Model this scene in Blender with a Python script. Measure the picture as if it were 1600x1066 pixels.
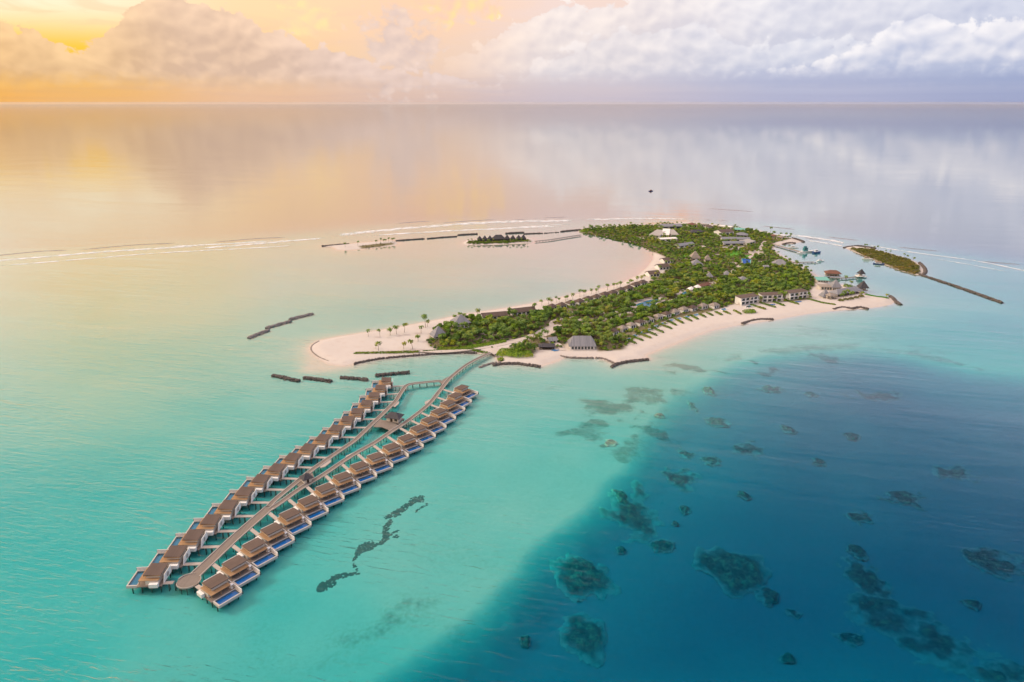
import bpy, math, random
import numpy as np
from mathutils import Vector, Matrix

for o in list(bpy.data.objects):
    bpy.data.objects.remove(o)
SC = bpy.context.scene
COL = SC.collection
random.seed(7)
RNG = np.random.default_rng(7)
R = math.radians

# ------------------------------------------------------------------ camera
PW, PH, FPX, HZ, CAMH = 1600.0, 1066.0, 1067.0, 160.0, 225.0
PITCH = math.atan((PH / 2 - HZ) / FPX)
cam_d = bpy.data.cameras.new('camera')
cam_d.lens = 36.0 * FPX / PW
cam_d.clip_start = 1.0
cam_d.clip_end = 300000.0
cam = bpy.data.objects.new('camera', cam_d)
cam.location = (0, 0, CAMH)
cam.rotation_euler = (math.pi / 2 - PITCH, 0, 0)
COL.objects.link(cam)
SC.camera = cam


def G(px, py, z=0.0):
    """the ground point that the surveyed photo position (px, py) stands on"""
    x = (px - PW / 2) / FPX
    y = -(py - PH / 2) / FPX
    dx, dy, dz = x, math.cos(PITCH) + y * math.sin(PITCH), -math.sin(PITCH) + y * math.cos(PITCH)
    t = (CAMH - z) / -dz
    return np.array([dx * t, dy * t])


# ------------------------------------------------------------------ node expressions
class X:
    """a shader value with arithmetic"""
    nt = None

    def __init__(s, v):
        s.v = v

    @staticmethod
    def put(sock, v):
        if isinstance(v, X):
            v = v.v
        if hasattr(v, 'is_linked'):
            X.nt.links.new(v, sock)
        elif isinstance(v, (tuple, list)) and len(v) == 3 and sock.type == 'RGBA':
            sock.default_value = (*v, 1)
        else:
            sock.default_value = v

    @staticmethod
    def m(op, *a):
        n = X.nt.nodes.new('ShaderNodeMath')
        n.operation = op
        for i, v in enumerate(a):
            X.put(n.inputs[i], v)
        return X(n.outputs[0])

    def __add__(s, o): return X.m('ADD', s, o)
    def __radd__(s, o): return X.m('ADD', o, s)
    def __sub__(s, o): return X.m('SUBTRACT', s, o)
    def __rsub__(s, o): return X.m('SUBTRACT', o, s)
    def __mul__(s, o): return X.m('MULTIPLY', s, o)
    def __rmul__(s, o): return X.m('MULTIPLY', o, s)
    def __truediv__(s, o): return X.m('DIVIDE', s, o)
    def __pow__(s, o): return X.m('POWER', s, o)


def node(kind, **kw):
    n = X.nt.nodes.new(kind)
    for k, v in kw.items():
        setattr(n, k, v)
    return n


def sstep(lo, hi, x):
    n = node('ShaderNodeMapRange', interpolation_type='SMOOTHSTEP')
    X.put(n.inputs[0], x); X.put(n.inputs[1], lo); X.put(n.inputs[2], hi)
    return X(n.outputs[0])


def lerp(x, a, b, c, d):
    n = node('ShaderNodeMapRange')
    X.put(n.inputs[0], x); X.put(n.inputs[1], a); X.put(n.inputs[2], b); X.put(n.inputs[3], c); X.put(n.inputs[4], d)
    return X(n.outputs[0])


def clamp(x):
    n = node('ShaderNodeClamp'); X.put(n.inputs[0], x)
    return X(n.outputs[0])


def mixc(f, a, b, blend='MIX'):
    n = node('ShaderNodeMix', data_type='RGBA', blend_type=blend)
    X.put(n.inputs[0], f); X.put(n.inputs[6], a); X.put(n.inputs[7], b)
    return X(n.outputs[2])


def vec(x, y, z=0.0):
    n = node('ShaderNodeCombineXYZ')
    X.put(n.inputs[0], x); X.put(n.inputs[1], y); X.put(n.inputs[2], z)
    return X(n.outputs[0])


def noise(v, scale, detail=3.0, rough=0.5, dist=0.0, dim='3D'):
    n = node('ShaderNodeTexNoise', noise_dimensions=dim)
    if v is not None:
        X.put(n.inputs['Vector'], v)
    n.inputs['Scale'].default_value = scale
    n.inputs['Detail'].default_value = detail
    n.inputs['Roughness'].default_value = rough
    n.inputs['Distortion'].default_value = dist
    return X(n.outputs[0])


def voro(v, scale, detail=0.0, rough=0.5, dim='2D', feature='F1'):
    n = node('ShaderNodeTexVoronoi', voronoi_dimensions=dim, feature=feature)
    X.put(n.inputs['Vector'], v)
    n.inputs['Scale'].default_value = scale
    n.inputs['Detail'].default_value = detail
    n.inputs['Roughness'].default_value = rough
    return X(n.outputs['Distance'])


def ramp(x, stops, interp='LINEAR'):
    n = node('ShaderNodeValToRGB')
    n.color_ramp.interpolation = interp
    el = n.color_ramp.elements
    el.remove(el[-1])
    for i, (p, c) in enumerate(stops):
        e = el[0] if i == 0 else el.new(p)
        e.position = p
        e.color = (*c, 1) if isinstance(c, (tuple, list)) else (c, c, c, 1)
    X.put(n.inputs[0], x)
    return X(n.outputs[0])


def lin(r, g, b):
    f = lambda c: c / 12.92 if c <= 0.04045 else ((c + 0.055) / 1.055) ** 2.4
    return (f(r / 255), f(g / 255), f(b / 255))


# ------------------------------------------------------------------ sky
SUN_AZ, SUN_EL = -82.0, 34.0        # degrees left of the view axis, above the horizon
wd = bpy.data.worlds.new('World')
SC.world = wd
wd.use_nodes = True
X.nt = wd.node_tree
X.nt.nodes.clear()
tc = node('ShaderNodeTexCoord')
sx = node('ShaderNodeSeparateXYZ')
X.nt.links.new(tc.outputs['Generated'], sx.inputs[0])
dx, dy, dz = X(sx.outputs[0]), X(sx.outputs[1]), X(sx.outputs[2])
AZ = X.m('ARCTAN2', dx, dy) * (180 / math.pi)
EL = X.m('MAXIMUM', X.m('ARCSINE', dz) * (180 / math.pi), 0.0)
T = (AZ + 60.0) / 120.0


def azramp(lst):
    """colours given by photo column, smoothly joined round the horizon"""
    st = []
    for px, c in lst:
        a = math.degrees(math.atan((px - 800) / 1110.0))
        st.append(((a + 60) / 120, lin(*c)))
    return ramp(T, st, 'EASE')


# clear air behind the clouds, at four heights
low = azramp([(-200, (246, 186, 116)), (150, (236, 192, 146)), (420, (230, 196, 172)), (640, (218, 194, 184)), (900, (202, 192, 200)), (1250, (182, 184, 206)), (1600, (166, 172, 199))])
mid = azramp([(-200, (255, 206, 118)), (150, (255, 206, 116)), (420, (246, 210, 168)), (640, (236, 209, 190)), (900, (222, 210, 208)), (1250, (204, 206, 217)), (1600, (190, 195, 212))])
high = azramp([(-200, (255, 244, 222)), (150, (255, 238, 210)), (420, (252, 220, 184)), (640, (246, 212, 186)), (900, (236, 214, 204)), (1250, (216, 212, 217)), (1600, (200, 203, 216))])
top = azramp([(-200, (255, 226, 200)), (100, (255, 212, 164)), (260, (255, 214, 172)), (420, (252, 216, 190)), (640, (250, 208, 188)), (900, (242, 206, 200)), (1050, (248, 202, 190)), (1250, (216, 206, 213)), (1600, (192, 196, 214))])
skyc = mixc(sstep(0.0, 3.2, EL), low, mid)
skyc = mixc(sstep(2.8, 6.6, EL), skyc, high)
skyc = mixc(sstep(7.0, 13.0, EL), skyc, top)

# nishita light of the low sun, as the colour of the open air
nish = node('ShaderNodeTexSky', sky_type='NISHITA', sun_disc=False)
nish.sun_elevation = R(SUN_EL)
nish.sun_rotation = R(SUN_AZ)
nish.dust_density = 2.0
nishc = mixc(1.0, X(nish.outputs[0]), (0.07, 0.07, 0.07), 'MULTIPLY')
skyc = mixc(0.08, skyc, nishc)

WARP = noise(vec(AZ, EL * 1.3), 0.30, 3, 0.5, 0, '2D')


def billow(ox, oy):
    """broad round heads of a cumulus bank"""
    p = vec(AZ + ox + WARP * 1.4, EL * 1.35 + oy)
    return (0.62 - voro(p, 0.62, 1.0, 0.45)) * 0.8 + noise(p, 0.26, 3, 0.5, 0.0, '2D') - 0.5


BL0 = billow(0.0, 0.0)
RELIEF = (BL0 - billow(0.34, -0.62)) * 0.80
FINE = noise(vec(AZ + WARP * 1.0, EL * 1.35), 1.0, 5, 0.66, 0.0, '2D') - 0.5
EDGE = BL0 * 1.9 + FINE * 2.6


def bank(lst):
    """cloud top elevation along the horizon, from (column, row) pairs of its outline"""
    st = []
    for px, py in lst:
        a = math.degrees(math.atan((px - 800) / 1110.0))
        e = math.degrees(math.atan((PH / 2 - py) / FPX) - PITCH)
        st.append(((a + 60) / 120, max(0.0, e) / 20))
    return ramp(T, st, 'B_SPLINE') * 20.0


def row(sky, tops, rough, soft, thick, shade, light, opacity=1.0, fade=(0.3, 1.8), left=None, right=None):
    """one bank of cloud: bright heads, greyer below, dissolving into the haze underneath"""
    d = bank(tops) + EDGE * rough - EL
    m = sstep(-soft * 0.35, soft, d) * sstep(fade[0], fade[1], EL + FINE * 0.8) * opacity
    if left is not None:
        m = m * sstep(left[0], left[1], AZ + FINE * 3.0)
    if right is not None:
        m = m * sstep(right[1], right[0], AZ + FINE * 3.0)
    lit = clamp(sstep(thick, 0.0, d) * 0.55 + RELIEF * 1.05 + FINE * 0.32 + 0.22)
    return mixc(m, sky, mixc(lit, shade, light))


def blob(az0, el0, raz, rel):
    """soft ragged cloud mass round one direction"""
    q = X.m('SQRT', ((AZ - az0) / raz) ** 2.0 + ((EL - el0) / rel) ** 2.0)
    return sstep(0.0, 0.55, 1.0 - q + EDGE * 0.55)


# far veil of thin high cloud
skyc = mixc(sstep(0.48, 0.72, noise(vec(AZ * 0.10, EL * 0.55), 1.6, 4, 0.55, 0.6, '2D')) * 0.45 * sstep(2.0, 6.0, EL), skyc, azramp([(-200, (240, 206, 166)), (500, (230, 200, 180)), (900, (226, 210, 207)), (1600, (200, 202, 215))]))
# sunlit heads in the middle, and the greyer tower standing before them
skyc = mixc(blob(-4.6, 7.6, 4.2, 2.2) * 0.75, skyc, mixc(clamp(RELIEF * 1.3 + 0.5), lin(232, 200, 186), lin(255, 224, 172)))
skyc = mixc(blob(-15.6, 5.6, 2.2, 1.3) * 0.7, skyc, mixc(clamp(RELIEF * 1.3 + 0.5), lin(238, 208, 184), lin(255, 228, 180)))
skyc = mixc(blob(13.0, 9.6, 3.4, 2.2) * 0.8, skyc, lin(255, 206, 178))
# pale field on the right in three depths
skyc = row(skyc, [(560, 300), (700, 90), (790, 40), (860, -10), (930, 20), (1000, -50), (1080, -20), (1150, 10), (1220, -50), (1320, -20), (1420, 0), (1520, -20), (1800, -40)], 1.0, 0.28, 4.0,
           azramp([(640, (226, 205, 196)), (900, (214, 206, 207)), (1250, (198, 199, 211)), (1600, (184, 189, 207))]), azramp([(640, (246, 222, 204)), (900, (238, 228, 223)), (1250, (228, 226, 229)), (1600, (212, 214, 224))]), 0.95, (1.2, 2.6), left=(-9, 3))
skyc = row(skyc, [(600, 400), (760, 130), (840, 96), (900, 70), (960, 40), (1010, 62), (1060, 30), (1110, 60), (1170, 80), (1230, 60), (1300, 70), (1400, 84), (1500, 80), (1800, 60)], 0.75, 0.22, 2.2,
           azramp([(640, (220, 201, 196)), (900, (208, 203, 207)), (1250, (190, 194, 210)), (1600, (178, 185, 206))]), azramp([(640, (240, 218, 206)), (900, (234, 226, 224)), (1250, (224, 223, 228)), (1600, (214, 216, 225))]), 0.85, (1.3, 2.4), left=(-6, 4))
skyc = mixc(blob(-8.8, 3.6, 3.4, 4.2) * 0.75, skyc, mixc(clamp(RELIEF * 1.2 + FINE * 0.6 + 0.5), lin(202, 187, 185), lin(230, 210, 200)))
# long bank on the left
skyc = row(skyc, [(-400, 60), (-40, 70), (40, 66), (76, 52), (112, 84), (150, 96), (190, 70), (232, 28), (262, 10), (292, -14), (322, 22), (365, 14), (410, 38), (460, 56), (520, 76), (600, 96), (720, 124), (860, 165)], 0.55, 0.16, 2.6,
           azramp([(-200, (214, 174, 134)), (120, (212, 182, 152)), (350, (206, 182, 166)), (600, (206, 186, 178)), (800, (206, 192, 191))]), azramp([(-200, (246, 204, 154)), (120, (240, 209, 174)), (350, (236, 209, 187)), (600, (231, 210, 200)), (800, (224, 210, 207))]), 0.95, (0.3, 2.2), right=(-2, 5))
# bright low bank far right
skyc = row(skyc, [(900, 300), (1060, 132), (1180, 112), (1270, 100), (1330, 76), (1372, 50), (1412, 30), (1452, 58), (1500, 66), (1560, 40), (1640, 20), (1800, 24)], 0.5, 0.2, 2.6,
           lin(186, 191, 209), lin(234, 231, 233), 0.95, (1.7, 2.6), left=(8, 22))
# flat grey cloud base and the rain haze under it
skyc = mixc(sstep(0.8, 1.5, EL + FINE * 0.5) * sstep(2.9, 1.5, EL + FINE * 0.9) * sstep(-8.0, 22.0, AZ) * 0.5, skyc, azramp([(640, (206, 190, 188)), (900, (184, 184, 200)), (1250, (163, 169, 196)), (1600, (152, 162, 192))]))
st = noise(vec(AZ * 0.05, EL * 1.5), 2.0, 4, 0.55, 0, '2D')
skyc = mixc(sstep(0.42, 0.72, st) * sstep(3.2, 0.6, EL) * 0.20, skyc, azramp([(-200, (216, 170, 128)), (400, (206, 178, 166)), (900, (182, 178, 192)), (1600, (150, 158, 188))]))
# broken cloud overhead
ov = noise(vec(dx / (dz + 0.12), dy / (dz + 0.12)), 1.3, 4, 0.55, 0.3, '2D')
hi = sstep(8.0, 16.0, EL)
skyc = mixc(hi * 0.30 * sstep(0.48, 0.66, ov), skyc, azramp([(-200, (222, 196, 172)), (400, (214, 192, 182)), (900, (196, 188, 196)), (1600, (170, 175, 194))]))
hs = node('ShaderNodeHueSaturation'); hs.inputs['Saturation'].default_value = 1.22
X.put(hs.inputs['Color'], skyc)
skyc = X(hs.outputs[0])
bg = node('ShaderNodeBackground')
X.put(bg.inputs[0], skyc)
# the air is brightest on the side of the hidden sun
side = X.m('EXPONENT', ((AZ + 58.0) / 34.0) ** 2.0 * -1.0) * sstep(6.0, 20.0, EL)
X.put(bg.inputs[1], 1.12 + X.m('MAXIMUM', dz, 0.0) * 0.70 + side * 0.42)
wo = node('ShaderNodeOutputWorld')
X.nt.links.new(bg.outputs[0], wo.inputs[0])
wd.cycles.sampling_method = 'NONE'

# ------------------------------------------------------------------ sun behind thin cloud
sun_d = bpy.data.lights.new('sun', 'SUN')
sun_d.energy = 2.4
sun_d.angle = R(14)
sun_d.color = (1.0, 0.90, 0.77)
sun = bpy.data.objects.new('sun', sun_d)
sdir = Vector((math.sin(R(SUN_AZ)) * math.cos(R(SUN_EL)), math.cos(R(SUN_AZ)) * math.cos(R(SUN_EL)), math.sin(R(SUN_EL))))
sun.rotation_euler = (-sdir).to_track_quat('-Z', 'Y').to_euler()
sun.location = sdir * 900
COL.objects.link(sun)

SC.view_settings.view_transform = 'Standard'
SC.view_settings.look = 'None'
SC.view_settings.gamma = 1.0
SC.view_settings.exposure = 0.0
SC.view_settings.use_curve_mapping = False
SC.cycles.use_denoising = True
SC.cycles.use_adaptive_sampling = True
SC.cycles.adaptive_threshold = 0.02
SC.cycles.max_bounces = 4
SC.cycles.diffuse_bounces = 2
SC.cycles.transparent_max_bounces = 12
SC.cycles.caustics_reflective = False
SC.cycles.caustics_refractive = False


# ------------------------------------------------------------------ materials
def material(name, build):
    m = bpy.data.materials.new(name)
    m.use_nodes = True
    X.nt = m.node_tree
    X.nt.nodes.clear()
    out = node('ShaderNodeOutputMaterial')
    build(out)
    return m


def pos():
    return X(node('ShaderNodeNewGeometry').outputs['Position'])


def objco():
    return X(node('ShaderNodeTexCoord').outputs['Object'])


def bsdf(out, col, rough=0.8, bump=None, spec=0.3, trans=None):
    b = node('ShaderNodeBsdfPrincipled')
    X.put(b.inputs['Base Color'], col)
    X.put(b.inputs['Roughness'], rough)
    b.inputs['Specular IOR Level'].default_value = spec
    if bump is not None:
        h, s, d = bump
        bn_ = node('ShaderNodeBump')
        bn_.inputs['Strength'].default_value = s
        bn_.inputs['Distance'].default_value = d
        X.put(bn_.inputs['Height'], h)
        X.nt.links.new(bn_.outputs[0], b.inputs['Normal'])
    if trans:
        t = node('ShaderNodeBsdfTranslucent')
        X.put(t.inputs[0], col)
        mx = node('ShaderNodeMixShader')
        mx.inputs[0].default_value = trans
        X.nt.links.new(b.outputs[0], mx.inputs[1]); X.nt.links.new(t.outputs[0], mx.inputs[2])
        X.nt.links.new(mx.outputs[0], out.inputs[0])
    else:
        X.nt.links.new(b.outputs[0], out.inputs[0])
    return b


def plain(name, c, rough=0.75, var=0.18, scale=1.2, spec=0.3):
    """one real colour with weathering"""
    def f(out):
        n = noise(pos(), scale, 4, 0.6)
        n2 = noise(pos(), scale * 0.12, 2, 0.5)
        k = (n * 0.6 + n2 * 0.4 - 0.5) * (2.4 * var) + 1.0
        g = node('ShaderNodeCombineColor')
        for i in range(3):
            X.put(g.inputs[i], k)
        bsdf(out, mixc(1.0, c, X(g.outputs[0]), 'MULTIPLY'), rough, spec=spec)
    return material(name, f)


def boards(name, c1_, c2_, scale, axis=0, rough=0.7):
    def f(out):
        s = node('ShaderNodeSeparateXYZ'); X.put(s.inputs[0], objco())
        u = X(s.outputs[axis]) * scale
        fr = X.m('FRACT', u)
        idx = X.m('FLOOR', u)
        w = node('ShaderNodeTexWhiteNoise', noise_dimensions='1D'); X.put(w.inputs['W'], idx)
        c = mixc(X(w.outputs[0]) * 0.7 + noise(pos(), 0.8, 4, 0.6) * 0.5 - 0.1, c1_, c2_)
        gap = sstep(0.0, 0.10, fr)
        oi = X(node('ShaderNodeObjectInfo').outputs['Random'])
        c = mixc(oi * 0.5, c, mixc(noise(pos(), 0.15, 3, 0.6), (c1_[0] * .55, c1_[1] * .6, c1_[2] * .65), (min(1, c2_[0] * 1.45), min(1, c2_[1] * 1.42), min(1, c2_[2] * 1.4))))
        c = mixc(gap * 0.6 + 0.4, (c1_[0] * .3, c1_[1] * .3, c1_[2] * .3), c)
        bsdf(out, c, rough, (gap, 0.3, 0.03))
    return material(name, f)


M = {}
M['roof'] = boards('brown_shingle', (0.085, 0.062, 0.052), (0.145, 0.105, 0.088), 1.6, 0, 0.85)
M['roof_grey'] = boards('grey_thatch', (0.17, 0.175, 0.20), (0.30, 0.30, 0.325), 1.3, 0, 0.9)
M['roof_dark'] = boards('dark_shingle', (0.045, 0.045, 0.055), (0.085, 0.08, 0.088), 1.5, 0, 0.85)
M['roof_thatch'] = boards('pale_thatch', (0.22, 0.19, 0.165), (0.36, 0.31, 0.27), 1.3, 1, 0.95)
M['roof_red'] = boards('red_brown_tile', (0.13, 0.062, 0.045), (0.21, 0.105, 0.075), 1.4, 0, 0.85)
M['tan'] = boards('tan_timber', (0.28, 0.165, 0.085), (0.42, 0.26, 0.14), 3.0, 1)
M['deck'] = boards('deck_boards', (0.17, 0.135, 0.115), (0.28, 0.225, 0.19), 4.0, 0)
M['jetty'] = boards('jetty_boards', (0.165, 0.14, 0.122), (0.235, 0.20, 0.175), 2.0, 0)
M['kerb'] = plain('weathered_pale_timber', (0.40, 0.36, 0.33), 0.8, 0.2)
M['pile'] = plain('wet_pile', (0.10, 0.085, 0.075), 0.8, 0.25)
M['white'] = plain('white_render', (0.74, 0.72, 0.70), 0.7, 0.10, 0.6)
M['cream'] = plain('cream_render', (0.62, 0.56, 0.49), 0.75, 0.12, 0.6)
M['concrete'] = plain('concrete', (0.36, 0.34, 0.32), 0.85, 0.22, 0.7)
M['dark'] = plain('dark_wood', (0.05, 0.038, 0.032), 0.7, 0.2)
M['solar'] = plain('grey_metal_roof', (0.20, 0.21, 0.24), 0.5, 0.2, 0.4)
M['teal_roof'] = plain('teal_roof_sheet', (0.16, 0.42, 0.36), 0.6, 0.15, 0.5)
M['tile'] = boards('pool_tile', (0.02, 0.24, 0.74), (0.03, 0.29, 0.82), 1.0, 0, 0.4)
M['tile_aqua'] = boards('aqua_pool_tile', (0.06, 0.38, 0.60), (0.09, 0.48, 0.72), 1.0, 0, 0.4)  # lighter blue; in the left-row villa pools its paleness is painted sky reflection
M['pool_rim'] = plain('pale_stone_coping', (0.50, 0.46, 0.43), 0.7, 0.15, 0.6)
M['court'] = plain('blue_court', (0.02, 0.10, 0.42), 0.7, 0.10)
M['lawn'] = plain('lawn_grass', (0.07, 0.24, 0.012), 0.9, 0.25, 0.5)
M['path'] = plain('pale_paving', (0.50, 0.45, 0.41), 0.9, 0.14, 0.5)
M['rock'] = plain('wet_rock', (0.115, 0.098, 0.094), 0.8, 0.45, 0.9)
M['rock_pale'] = plain('pale_rock', (0.24, 0.21, 0.20), 0.85, 0.35, 0.9)
M['trunk'] = plain('bark', (0.17, 0.135, 0.10), 0.9, 0.25, 2.0)
M['fabric'] = plain('white_canvas', (0.78, 0.76, 0.74), 0.8, 0.06)
M['boat_white'] = plain('white_gelcoat', (0.72, 0.73, 0.75), 0.35, 0.06, 0.5, 0.5)
M['boat_blue'] = plain('blue_hull', (0.03, 0.07, 0.22), 0.35, 0.1, 0.5, 0.5)
M['boat_teal'] = plain('teal_superstructure', (0.05, 0.22, 0.24), 0.5, 0.15, 0.5)
M['boat_wood'] = plain('varnished_hull', (0.35, 0.20, 0.13), 0.5, 0.2)
M['kayak'] = plain('blue_plastic', (0.02, 0.22, 0.55), 0.4, 0.1)


def f_glass(out):
    n = noise(pos(), 0.4, 2, 0.5)
    bsdf(out, mixc(n, (0.02, 0.03, 0.035), (0.05, 0.07, 0.08)), 0.12, spec=0.6)


M['glass'] = material('window_glass', f_glass)


def f_pool(out):
    g = node('ShaderNodeBsdfGlossy'); g.inputs['Roughness'].default_value = 0.05
    t = node('ShaderNodeBsdfTransparent'); t.inputs[0].default_value = (0.72, 0.94, 1.0, 1)
    fr = node('ShaderNodeFresnel'); fr.inputs[0].default_value = 1.33
    b = node('ShaderNodeBump'); b.inputs['Strength'].default_value = 0.15; b.inputs['Distance'].default_value = 0.2
    X.put(b.inputs['Height'], noise(pos(), 1.2, 3, 0.5))
    X.nt.links.new(b.outputs[0], g.inputs['Normal']); X.nt.links.new(b.outputs[0], fr.inputs['Normal'])
    mx = node('ShaderNodeMixShader')
    X.nt.links.new(fr.outputs[0], mx.inputs[0]); X.nt.links.new(t.outputs[0], mx.inputs[1]); X.nt.links.new(g.outputs[0], mx.inputs[2])
    X.nt.links.new(mx.outputs[0], out.inputs[0])


M['pool'] = material('pool_water', f_pool)


def leafmat(name, dark, light, warm, warmth=0.35):
    def f(out):
        p = pos()
        big = noise(p, 0.055, 2, 0.5)
        med = noise(p, 0.22, 2, 0.5)
        isl = X(node('ShaderNodeNewGeometry').outputs['Random Per Island'])
        c = mixc(clamp((med - 0.5) * 2.6 + (isl - 0.5) * 0.8 + 0.45), dark, light)
        c = mixc(sstep(0.5, 0.72, big + (isl - 0.5) * 0.15) * warmth * 2.0, c, warm)
        bsdf(out, c, 0.65, spec=0.25, trans=0.25)
    return material(name, f)


M['leaf'] = leafmat('broad_leaves', (0.066, 0.135, 0.034), (0.18, 0.31, 0.042), (0.4, 0.4, 0.035))
M['leaf_bright'] = leafmat('bright_leaves', (0.14, 0.26, 0.026), (0.28, 0.42, 0.03), (0.46, 0.43, 0.035))
M['leaf_palm'] = leafmat('palm_fronds', (0.11, 0.19, 0.04), (0.22, 0.34, 0.045), (0.38, 0.34, 0.055))
M['hedge'] = leafmat('hedge_leaves', (0.085, 0.17, 0.016), (0.17, 0.28, 0.02), (0.28, 0.29, 0.024))
M['scrub'] = leafmat('dry_scrub', (0.12, 0.14, 0.03), (0.23, 0.24, 0.036), (0.34, 0.26, 0.06), 0.5)


# ------------------------------------------------------------------ mesh builder
class MB:
    def __init__(s):
        s.v, s.f = [], []

    def poly(s, pts):
        n = len(s.v); s.v += [tuple(p) for p in pts]; s.f.append(tuple(range(n, n + len(pts)))); return s

    def hexa(s, b, t):
        """solid from a bottom and a top ring of points"""
        n, k = len(s.v), len(b)
        s.v += [tuple(p) for p in b] + [tuple(p) for p in t]
        s.f.append(tuple(n + i for i in reversed(range(k))))
        s.f.append(tuple(n + k + i for i in range(k)))
        for i in range(k):
            j = (i + 1) % k
            s.f.append((n + i, n + j, n + k + j, n + k + i))
        return s

    def box(s, x0, x1, y0, y1, z0, z1):
        r = [(x0, y0), (x1, y0), (x1, y1), (x0, y1)]
        return s.hexa([(x, y, z0) for x, y in r], [(x, y, z1) for x, y in r])

    def prism(s, xy, z0, z1):
        a = sum(xy[i][0] * xy[(i + 1) % len(xy)][1] - xy[(i + 1) % len(xy)][0] * xy[i][1] for i in range(len(xy)))
        if a < 0:
            xy = xy[::-1]
        return s.hexa([(x, y, z0) for x, y in xy], [(x, y, z1) for x, y in xy])

    def cyl(s, x, y, r0, r1, z0, z1, k=8, x2=None, y2=None):
        x2 = x if x2 is None else x2; y2 = y if y2 is None else y2
        A = [2 * math.pi * i / k for i in range(k)]
        return s.hexa([(x + r0 * math.cos(a), y + r0 * math.sin(a), z0) for a in A], [(x2 + r1 * math.cos(a), y2 + r1 * math.sin(a), z1) for a in A])

    def hip(s, x0, x1, y0, y1, z0, z1, ridge=0.0, t=0.25, flat=0.0):
        """hip roof with a fascia of thickness t; ridge = ridge length along x"""
        cx, cy = (x0 + x1) / 2, (y0 + y1) / 2
        r = max(ridge, 0.1) / 2
        q = max(flat, 0.06)
        r0 = [(x0, y0), (x1, y0), (x1, y1), (x0, y1)]
        s.hexa([(x, y, z0 - t) for x, y in r0], [(x, y, z0) for x, y in r0])
        s.hexa([(x, y, z0 + .002) for x, y in r0], [(cx - r, cy - q, z1), (cx + r, cy - q, z1), (cx + r, cy + q, z1), (cx - r, cy + q, z1)])
        return s

    def gable(s, x0, x1, y0, y1, z0, z1, t=0.22):
        cy = (y0 + y1) / 2
        for ya, yb in ((y0, cy), (y1, cy)):
            b = [(x0, ya, z0 - t), (x1, ya, z0 - t), (x1, yb, z1 - t), (x0, yb, z1 - t)]
            u = [(x0, ya, z0), (x1, ya, z0), (x1, yb, z1), (x0, yb, z1)]
            s.hexa(b, u)
        return s

    def build(s, name, mat, parent=None, kind=None, smooth=False):
        me = bpy.data.meshes.new(name)
        me.from_pydata(s.v, [], s.f)
        me.update()
        if smooth:
            for p in me.polygons:
                p.use_smooth = True
        return link(name, me, mat, parent, kind)


def link(name, me, mat, parent=None, kind=None):
    o = bpy.data.objects.new(name, me)
    if mat is not None and not me.materials:
        me.materials.append(M[mat] if isinstance(mat, str) else mat)
    COL.objects.link(o)
    if parent is not None:
        o.parent = parent
    if kind:
        o['kind'] = kind
    return o


def thing(name, label, cat, loc, rz=0.0, group=None):
    o = bpy.data.objects.new(name, None)
    o.empty_display_size = 0.5
    COL.objects.link(o)
    o.location = loc; o.rotation_euler = (0, 0, rz)
    return tag(o, label, cat, group)


def tag(o, label, cat, group=None):
    o['label'] = label; o['category'] = cat
    if group:
        o['group'] = group
    return o


def from_arrays(name, verts, faces4=None, faces3=None):
    me = bpy.data.meshes.new(name)
    nf4 = 0 if faces4 is None else len(faces4)
    nf3 = 0 if faces3 is None else len(faces3)
    me.vertices.add(len(verts))
    me.vertices.foreach_set('co', np.asarray(verts, np.float32).ravel())
    idx, starts = [], []
    if nf4:
        idx.append(np.asarray(faces4, np.int32).ravel())
    if nf3:
        idx.append(np.asarray(faces3, np.int32).ravel())
    idx = np.concatenate(idx)
    starts = np.concatenate([np.arange(nf4) * 4, nf4 * 4 + np.arange(nf3) * 3]).astype(np.int32)
    me.loops.add(len(idx)); me.loops.foreach_set('vertex_index', idx)
    me.polygons.add(nf4 + nf3); me.polygons.foreach_set('loop_start', starts)
    me.update(calc_edges=True)
    me.validate()
    return me


def smoothcurve(pts, step):
    """Catmull-Rom through world points, resampled evenly"""
    P_ = [np.array(p, float) for p in pts]
    P_ = [2 * P_[0] - P_[1]] + P_ + [2 * P_[-1] - P_[-2]]
    out = []
    for i in range(1, len(P_) - 2):
        a, b, c, d = P_[i - 1:i + 3]
        n = max(2, int(np.linalg.norm(c - b) / step * 2))
        for k in range(n):
            t = k / n
            out.append(0.5 * (2 * b + (c - a) * t + (2 * a - 5 * b + 4 * c - d) * t * t + (3 * b - a - 3 * c + d) * t ** 3))
    out.append(P_[-2])
    out = np.array(out)
    L = np.concatenate([[0], np.cumsum(np.linalg.norm(np.diff(out, axis=0), axis=1))])
    n = max(2, int(round(L[-1] / step)) + 1)
    s_ = np.linspace(0, L[-1], n)
    return np.stack([np.interp(s_, L, out[:, k]) for k in range(out.shape[1])], 1)


def normals2(c):
    t = np.gradient(c, axis=0)
    t /= np.linalg.norm(t, axis=1)[:, None]
    return np.stack([-t[:, 1], t[:, 0]], 1)


def GP(pts, z=0.0):
    return [G(x, y, z) for x, y in pts]


def inside(px, py, poly):
    r = np.zeros(px.shape, bool)
    n = len(poly)
    for i in range(n):
        x0, y0 = poly[i]; x1, y1 = poly[(i + 1) % n]
        if y0 == y1:
            continue
        c = ((y0 > py) != (y1 > py)) & (px < (x1 - x0) * (py - y0) / (y1 - y0) + x0)
        r ^= c
    return r


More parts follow.
